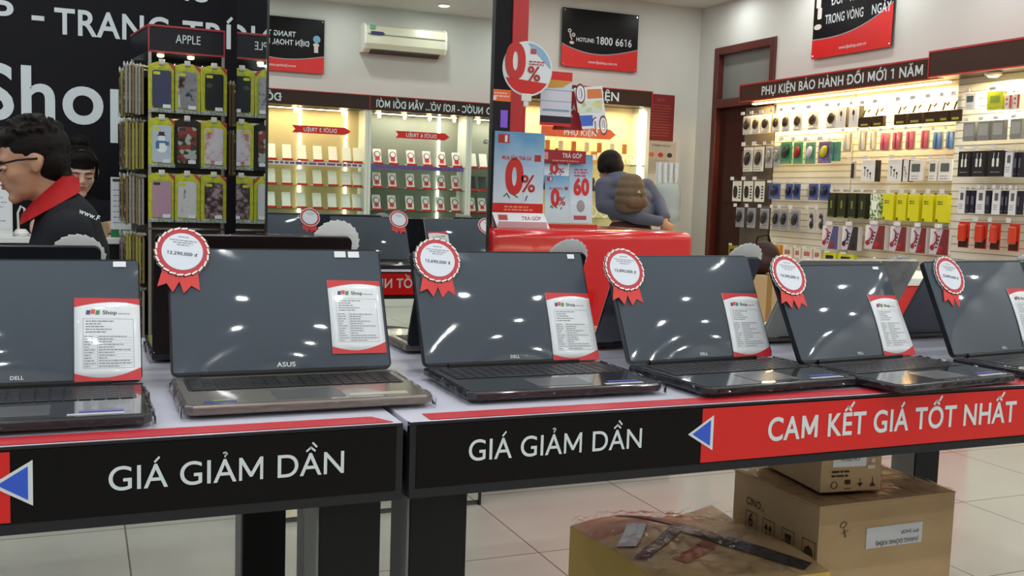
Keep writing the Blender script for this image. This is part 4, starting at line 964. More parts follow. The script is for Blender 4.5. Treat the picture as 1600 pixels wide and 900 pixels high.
# ---------------------------------------------------------------- cabinet, notices and cooler beyond the counter
t = T('display_cabinet', "warm-lit accessory cabinet with the 'PHỤ KIỆN' header behind the counter", 'cabinet', fwd(3.3, 8.14, 0)); L = 1.5; D = .29
MB().box(0, L, 0, .75, -D, 0, .004).build('base', m_post, t); MB().box(0, L, .75, 2.0, -D, -D + .012).build('back_panel', mat('cab_cream', (226, 206, 160), .5), t)
for a_ in (0, L - .03): MB().box(a_, a_ + .03, .75, 2.0, -D, 0).build('side_post', m_post, t)
for z in (.98, 1.22, 1.47): MB().box(.03, L - .03, z - .008, z, -D + .012, -.01).build('shelf', m_shelf, t)
MB().box(.03, L - .03, .76, 1.99, -.004, 0).build('glass_door', m_glass, t)
MB().box(0, L, 2.0, 2.135, -D, .02, .002).build('header', mat('header_brown2', (54, 38, 33), .35), t); MB().box(0, L + .005, 2.135, 2.143, -D, .024).box(L - .004, L + .004, 2.0, 2.135, 0, .024).build('red_edging', mat('edging_red', (176, 36, 34), .35), t)
text(t, 'PHỤ KIỆN', .62, 2.03, .535, .075, m_letter, z=.022, bold=True)
MB().box(L - .06, L - .04, .78, 1.98, -.10, -.08).build('led_strip', mat('led_white', (255, 250, 232), .4, emit=7), t)
area_lamp('cabinet_lamp', (4.05, 8.25, 1.97), .10, 11, (1, .80, .45), sy=1.3, shape='RECTANGLE', rot=(0, 0, PI / 2))
t = T('arrow_banner', "orange-red arrow banner reading 'PHỤ KIỆN' below the header behind the counter", 'sign', fwd(3.70, 8.12, 1.685))
MB().prism([(0, 0), (.68, 0), (.74, .045), (.68, .09), (0, .09)], 0, .004).build('board', mat('arrow_orange', (214, 84, 40), .4), t); text(t, 'PHỤ KIỆN', .22, .022, .32, .045, m_letter, z=.0055, bold=True)
def gadget(kind):
    t = T('display_gadget', '-', 'gadget', I4.copy())
    if kind == 'ring':
        MB(Matrix.Translation((0, .055, 0))).ring(0, 0, .040, .052, -.006, .006, n=24).build('strap', col('strap', (226, 220, 210)), t); MB().box(-.02, .02, 0, .012, -.02, .02).build('stand', m_white, t)
    elif kind == 'dark':
        MB().lathe([(.022, 0), (.026, .03), (.014, .06), (.02, .09), (.012, .12)], n=14).build('body', col('gd', (64, 56, 52)), t); t.matrix_world = I4
    else:
        MB().box(-.03, .03, 0, .11, -.012, .012, .004).build('box', col('go', (214, 130, 60)), t); MB().rect(-.02, .02, .03, .08, .013).build('print', m_paper, t)
    return t
GD = {}
for ri, z in enumerate((.98, 1.22, 1.47)):
    for i in range(8):
        k = ['ring', 'dark', 'box', 'ring'][(i * 3 + ri) % 4]; x = 3.80 + i * .125
        M = fwd(x, 8.26, z + .0012) if k != 'dark' else Matrix.Translation((x, 8.26, z + .0012))
        lb = '%s, %s shelf of the cabinet behind the counter, %s from left' % ({'ring': 'white-strapped round watch', 'dark': 'small dark figure', 'box': 'small orange box'}[k], ['lowest', 'middle', 'upper'][ri], ORD[i])
        if k not in GD: GD[k] = gadget(k); GD[k].matrix_world = M; q = GD[k]; q['label'] = lb
        else: q = dup(GD[k], M, lb)
        q['group'] = 'goods in the lit cabinet behind the counter'
for i in range(7):
    t = T('hanging_gadget', 'small orange-brown gadget hanging high in the lit cabinet, %s from the left' % ORD[i], 'gadget', fwd(3.82 + i * .13, 8.24, 1.66), 'gadgets hanging in the lit cabinet')
    MB().box(-.022, .022, -.09, 0, -.006, .01, .003).build('card', col('hg%d' % (i % 2), ((190, 110, 50), (206, 196, 176))[i % 2]), t); MB().tube([(0, .004, 0), (0, .02, 0)], .002, 6).build('hook', m_chrome, t)
t = T('notice_board', 'tall dark red notice with gold print on the white back wall', 'notice', fwd(4.945, YB - .004, 1.725)); MB().box(0, .295, 0, .435, -.004, .004).build('board', mat('notice_red', (120, 22, 28), .5), t)
text(t, 'NỘI QUY', .147, .375, .09, .018, mat('notice_gold', (176, 90, 70), .5), z=.0055, center=True); scribble(MB(), .03, .27, .04, .35, 12, h=.006, seed=5, z=.0055).build('print', mat('notice_gold', (176, 90, 70), .5), t)
t = T('notice_board', 'pale paper chart with coloured pictures below the red notice', 'notice', fwd(4.94, YB - .004, 1.42)); MB().box(0, .34, 0, .295, -.004, .004).build('board', mat('chart_grey', (188, 180, 164), .6), t)
for i, c in enumerate(((206, 110, 60), (196, 60, 50), (70, 60, 70))):
    MB().disc(.07 + i * .10, .17, .030, .0055, ry=.022).build('picture', col('ch%d' % i, c), t)
text(t, 'CHÍNH SÁCH', .17, .25, .2, .018, m_ink, z=.0055, center=True); mb = MB(); scribble(mb, .03, .32, .02, .13, 6, h=.005, seed=4, z=.0055); mb.rect(.12, .122, .02, .22, .0056).rect(.22, .222, .02, .22, .0056); mb.build('print', m_inkl, t)
t = T('water_cooler', 'white water cooler with an upturned blue bottle near the wooden door', 'water cooler', Matrix.Translation((4.86, 7.9, 0)))
MB().box(-.16, .16, -.16, .16, 0, .88, .02).build('body', m_white, t); MB().box(-.10, .10, -.175, -.155, .55, .75, .005).build('tap_recess', mat('cooler_grey', (120, 124, 130), .4), t)
for x in (-.04, .04): MB().box(x - .012, x + .012, -.20, -.17, .68, .72, .004).build('tap', stk_blue, t)
MB().lathe([(.03, .87), (.04, .93), (.125, .98), (.13, 1.06), (.122, 1.08), (.13, 1.10), (.13, 1.24), (.115, 1.30), (.04, 1.315)], n=28).build('bottle', mat('bottle_blue', (176, 196, 214), .15, trans=.6, ior=1.1), t, smooth=True)
for i in range(4):
    t = T('cup_stack', 'stack of white paper cups on the cooler bottle, %s from the left' % ORD[i], 'cups', Matrix.Translation((4.77 + i * .06, 7.9, 1.316)), 'paper cup stacks')
    mb = MB(); mb.lathe([(.018, 0), (.024, .05), (.024, .055), (.021, .056), (.026, .11), (.026, .115), (.022, .116), (.028, .18)], n=14); mb.build('cups', mat('cup_blue', (176, 190, 208), .4), t)

# ---------------------------------------------------------------- red counter and what stands on it
CT = 1.028
t = T('reception_counter', 'glossy bright red counter with rounded corners, right of the mirror pillar', 'counter', Matrix.Translation((1.45, 3.64, 0)))
MB().box(0, .94, 0, .66, .085, CT, .035, 4).build('body', mat('counter_red', (204, 18, 24), .13, coat=.5), t, smooth=True); smooth_by_angle(t.children[0], 40)
MB().box(.04, .90, .05, .62, 0, .09).build('plinth', m_dark, t); MB().box(-.002, .93, -.03, .02, .045, .085, .004).build('base_rail', mat('rail_red', (150, 24, 34), .3), t)
def posterprint(t, w, h, mw):
    """the 0% offer artwork, scaled to w x h"""
    text(t, '0', w * .23, h * .37, w * .36, h * .33, mat('print_red', (196, 34, 30), .4), z=.0022, bold=2, name='numeral', depth=.0008)
    text(t, '%', w * .55, h * .38, w * .28, h * .17, mat('print_red2', (170, 40, 34), .4), z=.0022, bold=True, name='percent_sign', depth=.0008)
    text(t, 'MUA SẮM THẢ GA', w * .16, h * .71, w * .58, h * .04, mat('print_red', (196, 34, 30), .4), z=.0022, bold=True, name='headline')
    MB().rect(w * .07, w * .29, h * .88, h * .97, .0018).build('logo_square', mat('print_red2', (170, 40, 34), .4), t); MB().rect(w * .20, w * .25, h * .89, h * .96, .0022).build('logo_mark', m_paper, t)
    MB().rect(w * .80, w * .93, h * .70, h * .77, .0018).build('corner_mark', mat('print_red2', (170, 40, 34), .4), t)
    mb = MB()
    for i, (x, y, a) in enumerate(((.24, .34, .8), (.45, .33, -.5), (.66, .31, 1.2), (.30, .33, -1.0))):
        mb.M = Matrix.Translation((w * x, h * y, .0022)) @ Matrix.Rotation(a, 4, 'Z'); mb.rect(-w * .05, w * .05, -.002, .002)
    mb.build('crack_marks', m_ink, t)
SKYB = None
def sky_paper(name, h):
    m = bpy.data.materials.get(name)
    if m: return m
    m = bpy.data.materials.new(name); m.use_nodes = True; nt = m.node_tree; b = nt.nodes['Principled BSDF']
    tc = nt.nodes.new('ShaderNodeTexCoord'); sp = nt.nodes.new('ShaderNodeSeparateXYZ'); mr = nt.nodes.new('ShaderNodeMapRange'); mr.inputs['From Max'].default_value = h
    n = nt.nodes.new('ShaderNodeTexNoise'); n.inputs['Scale'].default_value = 9; ad = nt.nodes.new('ShaderNodeMath'); ad.operation = 'MULTIPLY_ADD'; ad.inputs[1].default_value = .35; r = nt.nodes.new('ShaderNodeValToRGB')
    e = r.color_ramp.elements; e[0].position = .35; e[0].color = (*lin((206, 222, 236)), 1); e[1].position = 1.15 if False else 1; e[1].color = (*lin((92, 150, 198)), 1)
    nt.links.new(tc.outputs['Object'], sp.inputs[0]); nt.links.new(sp.outputs['Y'], mr.inputs[0]); nt.links.new(tc.outputs['Object'], n.inputs[0]); nt.links.new(n.outputs[0], ad.inputs[0]); nt.links.new(mr.outputs[0], ad.inputs[2])
    ad2 = nt.nodes.new('ShaderNodeMath'); ad2.operation = 'SUBTRACT'; ad2.inputs[1].default_value = .17
    nt.links.new(ad.outputs[0], ad2.inputs[0]); nt.links.new(ad2.outputs[0], r.inputs[0]); nt.links.new(r.outputs[0], b.inputs['Base Color']); b.inputs['Roughness'].default_value = .3
    return m
t = T('counter_poster', "tall sky-blue poster with a big red '0%' on the left end of the counter", 'poster', fwd(1.528, 3.80, 1.03)); w, h = .222, .385
MB().box(0, w, 0, h, -.004, .001, .001).build('board', sky_paper('sky_print', h), t); posterprint(t, w, h, 1)
MB().rect(0, w, .058, .098, .0018).build('red_band', m_red, t); scribble(MB(), .05, .18, .066, .09, 2, h=.006, seed=3, z=.0022).build('small_print', mat('orange_print', (230, 150, 120), .5), t)
MB().box(.0, w, 0, .006, -.05, .0).box(.10, .112, 0, h, -.012, -.004).build('easel', m_glass, t)
t = T('tent_card', "white tent card reading 'TRẢ GÓP' at the foot of the tall poster", 'card', fwd(1.535, 3.76, 1.0292) @ Matrix.Rotation(-.5, 4, 'X'))
MB().prism([(.0, 0), (.232, 0), (.218, .068), (-.012, .068)], -.001, .001).build('front_flap', m_paper, t); MB(Matrix.Rotation(1.0, 4, 'X')).prism([(.0, .0), (.222, 0), (.21, .03), (.0, .03)], -.001, .001).build('rear_flap', m_paper, t)
MB().rect(.012, .052, .034, .058, .0018).build('logo_square', mat('print_red2', (170, 40, 34), .4), t); text(t, 'TRẢ GÓP', .115, .036, .085, .016, mat('print_red3', (176, 70, 80), .4), z=.0018, bold=True)
scribble(MB(), .06, .2, .008, .03, 2, h=.004, seed=7, z=.0018).build('small_print', mat('pink_print', (206, 140, 140), .5), t)
t = T('leaflet_rack', 'clear acrylic leaflet rack with a red rim beside the tall poster', 'rack', fwd(1.758, 3.83, 1.03))
MB().box(0, .24, 0, .018, 0, .05, .002).build('red_rim', mat('rim_red', (190, 40, 44), .3), t); MB().box(0, .236, .018, .33, -.006, -.002).box(.116, .120, .018, .2, -.002, .03).build('back_plate', m_glass, t); MB().box(0, .24, .018, .10, .046, .049).build('front_lip', m_glass, t)
def leaflet(label, x, z, w, h, y, big, blue=True, d=0):
    t = T('leaflet', label, 'leaflet', fwd(x, y, z) @ Matrix.Rotation(-.06, 4, 'X'), 'leaflets in the rack on the counter')
    MB().box(0, w, 0, h, -.002, .001).build('paper_sheet', sky_paper('sky_leaf%d' % int(h * 1000), h), t)
    if big == '0%': posterprint(t, w, h, 1)
    elif big == '60':
        text(t, '60', w * .18, h * .42, w * .68, h * .22, mat('print_red', (196, 34, 30), .4), z=.0022, bold=2, name='numeral'); MB().rect(w * .08, w * .28, h * .86, h * .94, .0018).build('logo_square', mat('print_red2', (170, 40, 34), .4), t)
        scribble(MB(), w * .2, w * .85, h * .67, h * .80, 3, h=.007, seed=3, z=.0018).build('headline', mat('print_red3', (176, 70, 80), .4), t)
        MB().ell((w * .5, h * .25, .001), (w * .18, h * .09, .002)).build('picture', mat('doodle_grey', (150, 150, 156), .5), t); MB().rect(w * .2, w * .75, h * .05, h * .11, .0018).build('footer', mat('print_red3', (176, 70, 80), .4), t)
    return t
leaflet("upper small '0%' leaflet in the rack, half hidden", 1.763, 1.215, .112, .115, 3.824, '0%'); leaflet("front '0%' leaflet standing in the rack", 1.762, 1.052, .112, .195, 3.800, '0%')
leaflet("tall blue '60' leaflet on the right of the rack", 1.882, 1.052, .108, .288, 3.818, '60')
t = T('rack_header', "dark red header card reading 'TRẢ GÓP' above the leaflet rack", 'card', fwd(1.742, 3.812, 1.300)); MB().box(0, .205, 0, .052, -.001, .001).build('card', mat('header_red', (150, 24, 38), .35), t)
text(t, 'TRẢ GÓP', .095, .022, .09, .018, m_letter, z=.0018, bold=True); scribble(MB(), .05, .19, .004, .016, 1, h=.005, seed=7, z=.0018).rect(.008, .03, .012, .042, .0018).build('small_print', mat('pink_print', (206, 140, 140), .5), t)
# round 0% sign on a clip pole
t = T('round_sign', "round '0%' sign in red, white and blue clipped above the tall poster", 'sign', fwd(1.645, 3.76, 1.664))
MB().disc(0, 0, .108, -.003, 0, n=48).build('disc', mat('round_white', (222, 226, 232), .35), t)
def seg(r, a0, a1, n=18): return [(r * math.cos(a0 + (a1 - a0) * i / n), r * math.sin(a0 + (a1 - a0) * i / n)) for i in range(n + 1)]
MB().flat(seg(.101, -2.75, -.55), .0012).build('red_segment', m_red, t); MB().flat(seg(.101, .05, 1.6), .0012).build('blue_segment', mat('round_blue', (136, 176, 212), .35), t)
text(t, '0', -.098, -.035, .088, .125, mat('print_red', (196, 34, 30), .4), z=.003, bold=2, name='numeral', depth=.001); text(t, '%', .0, -.045, .055, .055, mat('print_red2', (170, 40, 34), .4), z=.003, bold=True, name='percent_sign')
scribble(MB(), .005, .085, .015, .035, 2, h=.005, seed=3, z=.002).rect(.01, .035, .06, .08, .002).build('small_print', mat('print_red3', (176, 70, 80), .4), t)
MB().box(-.024, .020, -.128, -.098, -.006, .004, .002).box(-.014, .008, -.15, -.128, -.004, .003, .002).build('clip', m_white, t, label='white plastic clip'); MB().tube([(-.003, -.15, -.002), (-.003, -.636, -.002)], .003).build('pole', m_glass, t)
t = T('counter_leaflet', 'pale printed sheet with red top and black photo strip, right of the round sign', 'leaflet', fwd(1.742, 3.84, 1.452)); w, h = .142, .222
MB().box(0, w, 0, h, -.002, 0).build('paper_sheet', mat('sheet_pale', (204, 206, 222), .4), t); MB().rect(.04, w, h - .035, h, .001).build('red_header', m_red, t); MB().flat([(.03, h - .07), (.10, h - .062), (w, h - .035), (.04, h - .035)], .0012).build('ochre_curve', mat('ochre', (196, 146, 50), .4), t)
MB().rect(0, w, .0, .012, .001).build('red_footer', m_red, t); MB().rect(0, w, .012, .040, .001).build('photo_strip', mat('strip_dark', (50, 44, 54), .4), t); MB().rect(.01, w - .01, .060, .068, .001).rect(0, w, .10, .102, .001).rect(0, w, .145, .147, .001).build('lines', mat('lines_teal', (120, 150, 170), .4), t)
MB().tube([(w / 2, 0, -.004), (w / 2, -.422, -.004)], .003).build('pole', m_glass, t)
t = T('counter_card', "dark red 'TRẢ GÓP' card mostly hidden behind the bright tilted card", 'card', fwd(1.815, 3.87, 1.438)); MB().prism([(0, 0), (.14, .004), (.10, .165), (.04, .16)], -.002, 0).build('card', mat('header_red', (150, 24, 38), .35), t); text(t, 'TRẢ', .055, .085, .05, .022, m_letter, z=.0012, bold=True); text(t, 'GÓP', .04, .045, .05, .022, m_letter, z=.0012, bold=True)
MB().tube([(.07, .0, -.004), (.07, -.408, -.004)], .003).build('pole', m_glass, t)
t = T('counter_card', "tilted colourful card with big '0' and '10' numerals", 'card', fwd(1.935, 3.83, 1.445) @ Matrix.Rotation(.10, 4, 'Z')); w, h = .115, .175
MB().prism([(-.03, h - .004), (0, 0), (w, .0), (w - .012, h)], -.002, 0).build('card', m_paper, t); MB().flat([(.03, h - .05), (w - .014, h - .05), (w - .018, h - .012), (.03, h - .012)], .001).build('orange_block', mat('block_orange', (214, 120, 60), .4), t)
MB().flat([(-.018, .068), (w - .02, .068), (w - .014, .115), (-.022, .115)], .001).build('green_block', mix_mat('green_print', [(.3, (190, 200, 60)), (.5, (220, 224, 214)), (.7, (110, 170, 70))], 14), t); MB().flat([(-.004, .012), (.05, .012), (.05, .056), (-.01, .056)], .001).build('blue_block', mat('block_blue', (64, 104, 200), .4), t)
for s, x, y, w_, c_ in (('0', -.02, .115, .036, .062), ('10', .052, -.02, .062, .062)):
    text(t, s, x - .004, y - .004, w_ + .008, c_ + .008, mat('numeral_maroon', (110, 24, 40), .4), z=.0018, bold=2, name='numeral_shadow'); text(t, s, x, y, w_, c_, m_paper, z=.0026, bold=True, name='numeral')
MB().tube([(.04, 0, -.004), (.04, -.415, -.004)], .003).build('pole', m_glass, t)
# low red counter and the carton seen between the laptops
t = T('sales_counter', 'low red counter with a white top edge, seen behind the silver lid', 'counter', Matrix.Translation((3.55, 4.0, 0)))
MB().box(0, .9, 0, .5, .02, .76, .01).build('body', mat('counter_red', (204, 18, 24), .13, coat=.5), t); MB().box(-.01, .91, -.01, .51, .76, .80, .004).build('counter_top', m_white, t)
t = T('carton', 'tall plain brown carton standing beyond the table, a dark bag on top', 'carton', upr(2.95, 4.0, 0, 0)); MB().box(0, .23, 0, .25, 0, .815, .003).build('box', m_card2, t); MB().box(.1, .13, -.001, .251, .2, .816).build('packing_tape', mat('tape_brown', (150, 112, 60), .2), t)
t = T('bag', 'dark brown bag slumped on the tall carton behind the fourth badge', 'bag', Matrix.Translation((3.07, 4.12, .817)))
mb = MB(); mb.ell((-.02, 0, .05), (.13, .10, .06)).ell((.04, .0, .09), (.08, .08, .07)); blob('bag_body', mb, mat('bag_brown', (52, 30, 24), .6, bump=(30, .4, .01)), t, .01); MB().tube([(-.02, 0, .12), (.0, 0, .18), (.06, 0, .19), (.08, 0, .14)], .006).build('handle', mat('bag_strap', (40, 24, 20), .6), t)
# ---------------------------------------------------------------- phone case stand
def trap(mb, z0, z1, yf=0, e=0, f=0):  # plan of the stand: narrow front, wide back
    return mb.prism([(-.148 - e, -e + f), (.148 + e, -e + f), (.20 + e, .38 + e), (-.20 - e, .38 + e)], z0, z1)
SX, SY = .409, 4.45
t = T('case_stand', "tall merchandise stand with lit 'APPLE' header, left of the pillar", 'stand', Matrix.Translation((SX, SY, 0)))
trap(MB(), 1.70, 1.80).build('header', mat('header_slate', (34, 34, 40), .3), t)
trap(MB(), 1.798, 1.806, e=.004).box(-.152, .152, -.005, .001, 1.695, 1.702).box(-.152, -.146, -.005, 0, 1.70, 1.80).box(.146, .152, -.005, 0, 1.70, 1.80).build('red_edging', mat('edging_red2', (160, 40, 52), .35), t)
text(t, 'APPLE', -.045, 1.738, .098, .034, m_letter, z=.0, M=Matrix.Translation((0, -.006, 0)) @ Matrix.Rotation(PI / 2, 4, 'X'), bold=False, name='header_text')
mb = MB()
for x, y in ((-.145, .004), (.145, .004), (-.195, .37), (.195, .37)): mb.box(x - .006, x + .006, y - .006, y + .006, 0, 1.70)
mb.build('corner_post', mat('post_alu', (160, 158, 150), .3, metal=.7), t)
trap(MB(), .30, 1.60, f=.02).build('core_panel', mat('core_brown', (58, 50, 40), .5), t); trap(MB(), .0, .30, e=.004).build('base', mat('base_grey', (120, 118, 112), .4), t)
MB().box(-.14, .14, .05, .30, 1.63, 1.635).build('lamp_shelf', mat('lamp_shelf', (120, 130, 124), .2), t)
for x in (-.10, .02): MB().lathe([(.014, 1.694), (.014, 1.686), (.009, 1.682)], x, .05, n=14).build('lamp', mat('spot_warm2', (255, 214, 140), .4, emit=8), t)
area_lamp('stand_lamp', (SX, SY + .06, 1.68), .06, 1.2, (1, .85, .55))
mb = MB()
for z in (1.645, 1.425, 1.20, .975): mb.box(-.15, .15, -.004, .0, z - .004, z + .004)
mb.build('rail', m_chrome, t)
m_yc = mix_mat('case_yellow', [(.4, (196, 196, 30)), (.6, (216, 214, 56))], 60, rough=.35)
def case_pack(kind, side=None):
    t = T('phone_case_pack', '-', 'phone case', I4.copy())
    dark = kind == 'fruit'
    bm_ = mat('case_card_dark', (44, 40, 38), .4) if dark else {'k': mat('card_kraft', (112, 96, 58), .4), 'o': mat('card_olive', (138, 134, 52), .4), 'g': mat('card_grey', (134, 130, 122), .4)}[side] if side else m_yc
    MB().prism([(-.052, -.205), (.052, -.205), (.052, -.012), (.03, -.004), (.02, 0), (-.02, 0), (-.03, -.004), (-.052, -.012)], 0, .010).build('card', bm_, t)
    if not dark: MB().rect(-.052, .052, -.205, -.19, .011).build('flower_border', mix_mat('border_print', [(.4, (214, 214, 206)), (.6, (120, 130, 120))], 160), t); MB().flat([(.024, -.004), (.052, -.036), (.052, -.016), (.036, -.004)], .0112).build('red_corner', mat('corner_red', (196, 70, 60), .4), t)
    pm = {'navy': mat('case_navy', (66, 68, 104), .3), 'brown_floral': mix_mat('brown_floral', [(.35, (110, 66, 60)), (.48, (220, 214, 216)), (.62, (226, 222, 226)), (.75, (60, 50, 60))], 26, rough=.3),
          'black_green': mix_mat('black_green', [(.0, (20, 20, 22)), (.80, (22, 24, 22)), (.86, (70, 96, 50))], 60, 'voronoi', const=True), 'snowman': mat('case_ice', (206, 214, 226), .3),
          'fruit': mix_mat('fruit_print', [(0, (60, 70, 40)), (.3, (160, 60, 44)), (.5, (190, 190, 180)), (.7, (120, 50, 44)), (.85, (40, 40, 34))], 55, 'voronoi', const=True), 'pink_floral': mix_mat('pink_floral', [(.35, (214, 120, 130)), (.5, (232, 218, 220)), (.65, (236, 228, 230))], 32, rough=.3),
          'rose': mat('case_rose', (200, 158, 176), .3), 'feather': mix_mat('feather_print', [(.3, (70, 66, 66)), (.4, (222, 216, 214)), (.7, (228, 222, 222)), (.8, (206, 120, 110))], 30, stretch=(2.2, .8, 1), rough=.3), 'dark_floral': mix_mat('dark_floral', [(.35, (40, 34, 40)), (.5, (90, 66, 72)), (.65, (190, 160, 158))], 40, rough=.3)}[kind]
    MB().rrect(-.037, .037, -.185, -.034, .010, .010, .016).build('phone_case', pm, t); MB().rrect(-.033, -.006, -.052, -.040, .004, .0165).build('camera_slot', m_yc if kind not in ('rose', 'fruit') else m_ink, t)
    if kind == 'snowman':
        MB().disc(0, -.125, .021, .0168).disc(0, -.088, .014, .0170).build('snow_body', mat('snow_white', (236, 238, 240), .4), t)
        MB().rect(-.018, .014, -.076, -.072, .0174).rect(-.012, .010, -.074, -.060, .0175).build('hat', m_ink, t); MB().rect(-.022, .018, -.106, -.097, .0176).rect(-.024, -.010, -.130, -.106, .0175).rect(.014, .028, -.115, -.100, .0175).build('blue_scarf', mat('scarf_blue', (70, 110, 150), .5), t)
    MB().box(.004, .034, -.187, -.172, .0165, .0172).build('price_sticker', m_paper, t)
    MB().box(-.012, .012, -.012, .012, .010, .016, .002).tube([(0, .002, -.05), (0, .002, .018)], .002, 6).build('hook', mat('hook_clear', (206, 206, 200), .2), t)
    MB().box(-.05, .05, -.203, -.005, .016, .019, .002).build('blister_cover', clr, t)
    return t
CP = {}
cols = [-.098, .0, .105]
rows = [(1.655, ['navy', 'brown_floral', 'black_green']), (1.432, ['snowman', 'fruit', 'pink_floral']), (1.206, ['rose', 'feather', 'dark_floral'])]
desc = {'navy': 'navy blue case', 'brown_floral': 'white case with brown flowers', 'black_green': 'black case with green dots', 'snowman': 'pale case with a snowman', 'fruit': 'dark case with fruit print', 'pink_floral': 'white case with pink flowers', 'rose': 'plain rose-pink case', 'feather': 'white case with feathers', 'dark_floral': 'dark floral case'}
for ri, (z, ks) in enumerate(rows):
    for ci, k in enumerate(ks):
        CP[k] = case_pack(k); CP[k].matrix_world = fwd(SX + cols[ci] * 1.02, SY - .008, z) @ Matrix.Diagonal((1.0, .99, 1, 1))
        CP[k]['label'] = '%s in %s pack on the front of the stand, %s row' % (desc[k], 'black' if k == 'fruit' else 'yellow', ('top', 'middle', 'lower')[ri]); CP[k]['group'] = 'phone cases on the front of the stand'
SP = None
for ri, z in enumerate((1.645, 1.42, 1.195, .95, .72)):
    for hk in range(2):
        for i in range(6):
            k = ('navy', 'feather', 'pink_floral', 'dark_floral', 'rose', 'brown_floral')[(i + ri) % 6]
            x = SX - .166 - hk * .012 - i * .0125; y = SY + .07 + hk * .15
            M = frame((x, y, z - rnd.random() * .01), (0, -1, 0), (0, 0, 1)) @ Matrix.Rotation((rnd.random() - .5) * .06, 4, 'Y') @ Matrix.Diagonal((1, .97, .9, 1))
            sk = 'kogkgo'[(i * 2 + ri + hk) % 6]
            if sk not in CP: CP[sk] = case_pack('dark_floral', sk); CP[sk].matrix_world = M; CP[sk]['label'] = 'phone case pack hanging edge-on, %s from the stand, %s row, %s hook' % (ORD[i], ('top', 'second', 'third', 'fourth', 'fifth')[ri], ('near', 'far')[hk]); CP[sk]['group'] = 'phone case packs hanging edge-on at the left side of the stand'
            else: dup(CP[sk], M, 'phone case pack hanging edge-on, %s from the stand, %s row, %s hook' % (ORD[i], ('top', 'second', 'third', 'fourth', 'fifth')[ri], ('near', 'far')[hk]), 'phone case packs hanging edge-on at the left side of the stand')
for ri, z in enumerate((1.60, 1.39)):
    for i in range(2):
        M = frame((SX + .176 + i * .013, SY + .10, z), (0, 1, 0), (0, 0, 1)) @ Matrix.Diagonal((1, .9, .9, 1))
        dup(CP['k'], M, 'phone case pack edge-on between the stand and the mirror, %s row, %s' % (('upper', 'lower')[ri], ('inner', 'outer')[i]), 'packs between the stand and the mirror')

# ---------------------------------------------------------------- clerk's desk at the left
t = T('service_desk', 'dark desk with a white top behind the man at the left', 'desk', Matrix.Translation((-1.6, 4.86, 0)))
MB().box(0, 1.82, 0, .38, .885, .912, .003).build('desktop', m_white, t); MB().box(0, 1.81, .02, .36, 0, .885, .002).build('body', mat('desk_black', (24, 24, 28), .4), t)
def docstand(label, x, y, z, w, h, foot):
    t = T('document_stand', label, 'document', fwd(x, y, z)); MB().box(0, w, 0, h, -.002, .002).build('acrylic_sleeve', m_white, t); MB().rect(.004, w - .004, .03, h - .004, .003).build('paper_sheet', m_paper, t)
    mb = MB(); scribble(mb, .01, w - .02, .06, h - .04, 7, h=.004, seed=3, z=.0035, fill=.4); mb.build('print', m_inkl, t)
    if foot: MB().rect(0, w, 0, .036, .0036).build('green_footer', mat('foot_green', (40, 120, 76), .4), t); MB().rect(.008, .07, h - .02, h - .008, .0038).build('dark_mark', m_ink, t)
    MB().box(0, w, 0, .004, -.06, .0).build('foot', m_glass, t)
docstand('white document with green footer in a clear stand, left of the case stand', .125, 4.90, .9135, .15, .27, True); docstand('white document stand cut by the left edge of the photo', -.37, 4.88, .9135, .10, .24, False)
t = T('wooden_block', 'small pale wooden block on the desk beside the document stand', 'block', Matrix.Translation((.095, 4.95, .913))); MB().box(-.02, .02, -.02, .02, 0, .065, .003).build('block', mat('block_wood', (166, 140, 104), .5), t)
t = T('desk_fan_cable', 'small white gadget with a curled cable on the desk, in front of the man', 'gadget', Matrix.Translation((-.24, 4.93, .913)))
MB().lathe([(.03, 0), (.034, .012), (.02, .03)], n=16).build('gadget_base', m_white, t); MB().tube([(-.01, 0, .02), (-.012, 0, .10), (.0, 0, .13), (.014, 0, .12), (.016, 0, .09)], .005).build('cable', m_white, t); MB().box(.04, .12, -.02, .03, 0, .012, .003).build('tray', mat('tray_grey', (150, 156, 166), .4), t)
t = T('chair', 'red chair back behind the seated woman', 'chair', Matrix.Translation((.06, 5.42, 0)))
MB().box(-.20, .13, -.02, .03, .72, 1.07, .02).build('backrest', mat('chair_red', (150, 24, 34), .5), t); MB().box(-.20, .12, -.40, .0, .44, .48, .015).build('seat', mat('chair_red', (150, 24, 34), .5), t)
for x in (-.18, .10):
    for y in (-.38, -.02): MB().tube([(x, y, 0), (x, y, .44 if y < -.1 else .75)], .012).build('leg', m_chrome, t)

# ---------------------------------------------------------------- people
skin = mat('skin', (178, 132, 104), .5); skin2 = mat('skin_fair', (206, 168, 148), .5); hairm = mat('hair_black', (20, 15, 13), .5, spec=.12, bump=(150, .6, .004))
def head(mb, H, fem=False):
    k = mb.M; mb.M = H
    mb.ell((-.014, 0, .032), (.092, .074, .082)).ell((.026, 0, -.018), (.056, .060, .082)).ell((.030, 0, -.062), (.046, .050 if not fem else .044, .040)).ell((.066, 0, -.090), (.020, .024, .017))
    mb.ell((.070, 0, .022), (.018, .046, .012)).cap((.082, 0, .008), .008, (.100 if not fem else .094, 0, -.020), .0115).ell((.092, .011, -.026), (.010, .008, .007)).ell((.092, -.011, -.026), (.010, .008, .007))
    mb.ell((.082, 0, -.048), (.011, .024, .006)).ell((.080, 0, -.058), (.011, .021, .006))
    for s in (-1, 1):
        mb.ell((.054, s * .036, -.022), (.024, .022, .024)); mb.ell((-.004, s * .074, -.004), (.017, .009, .030)); mb.ell((-.012, s * .080, .004), (.012, .007, .020))
    mb.cap((-.022, 0, -.055), .047 if not fem else .038, (-.040, 0, -.17), .052 if not fem else .040)
    mb.M = k
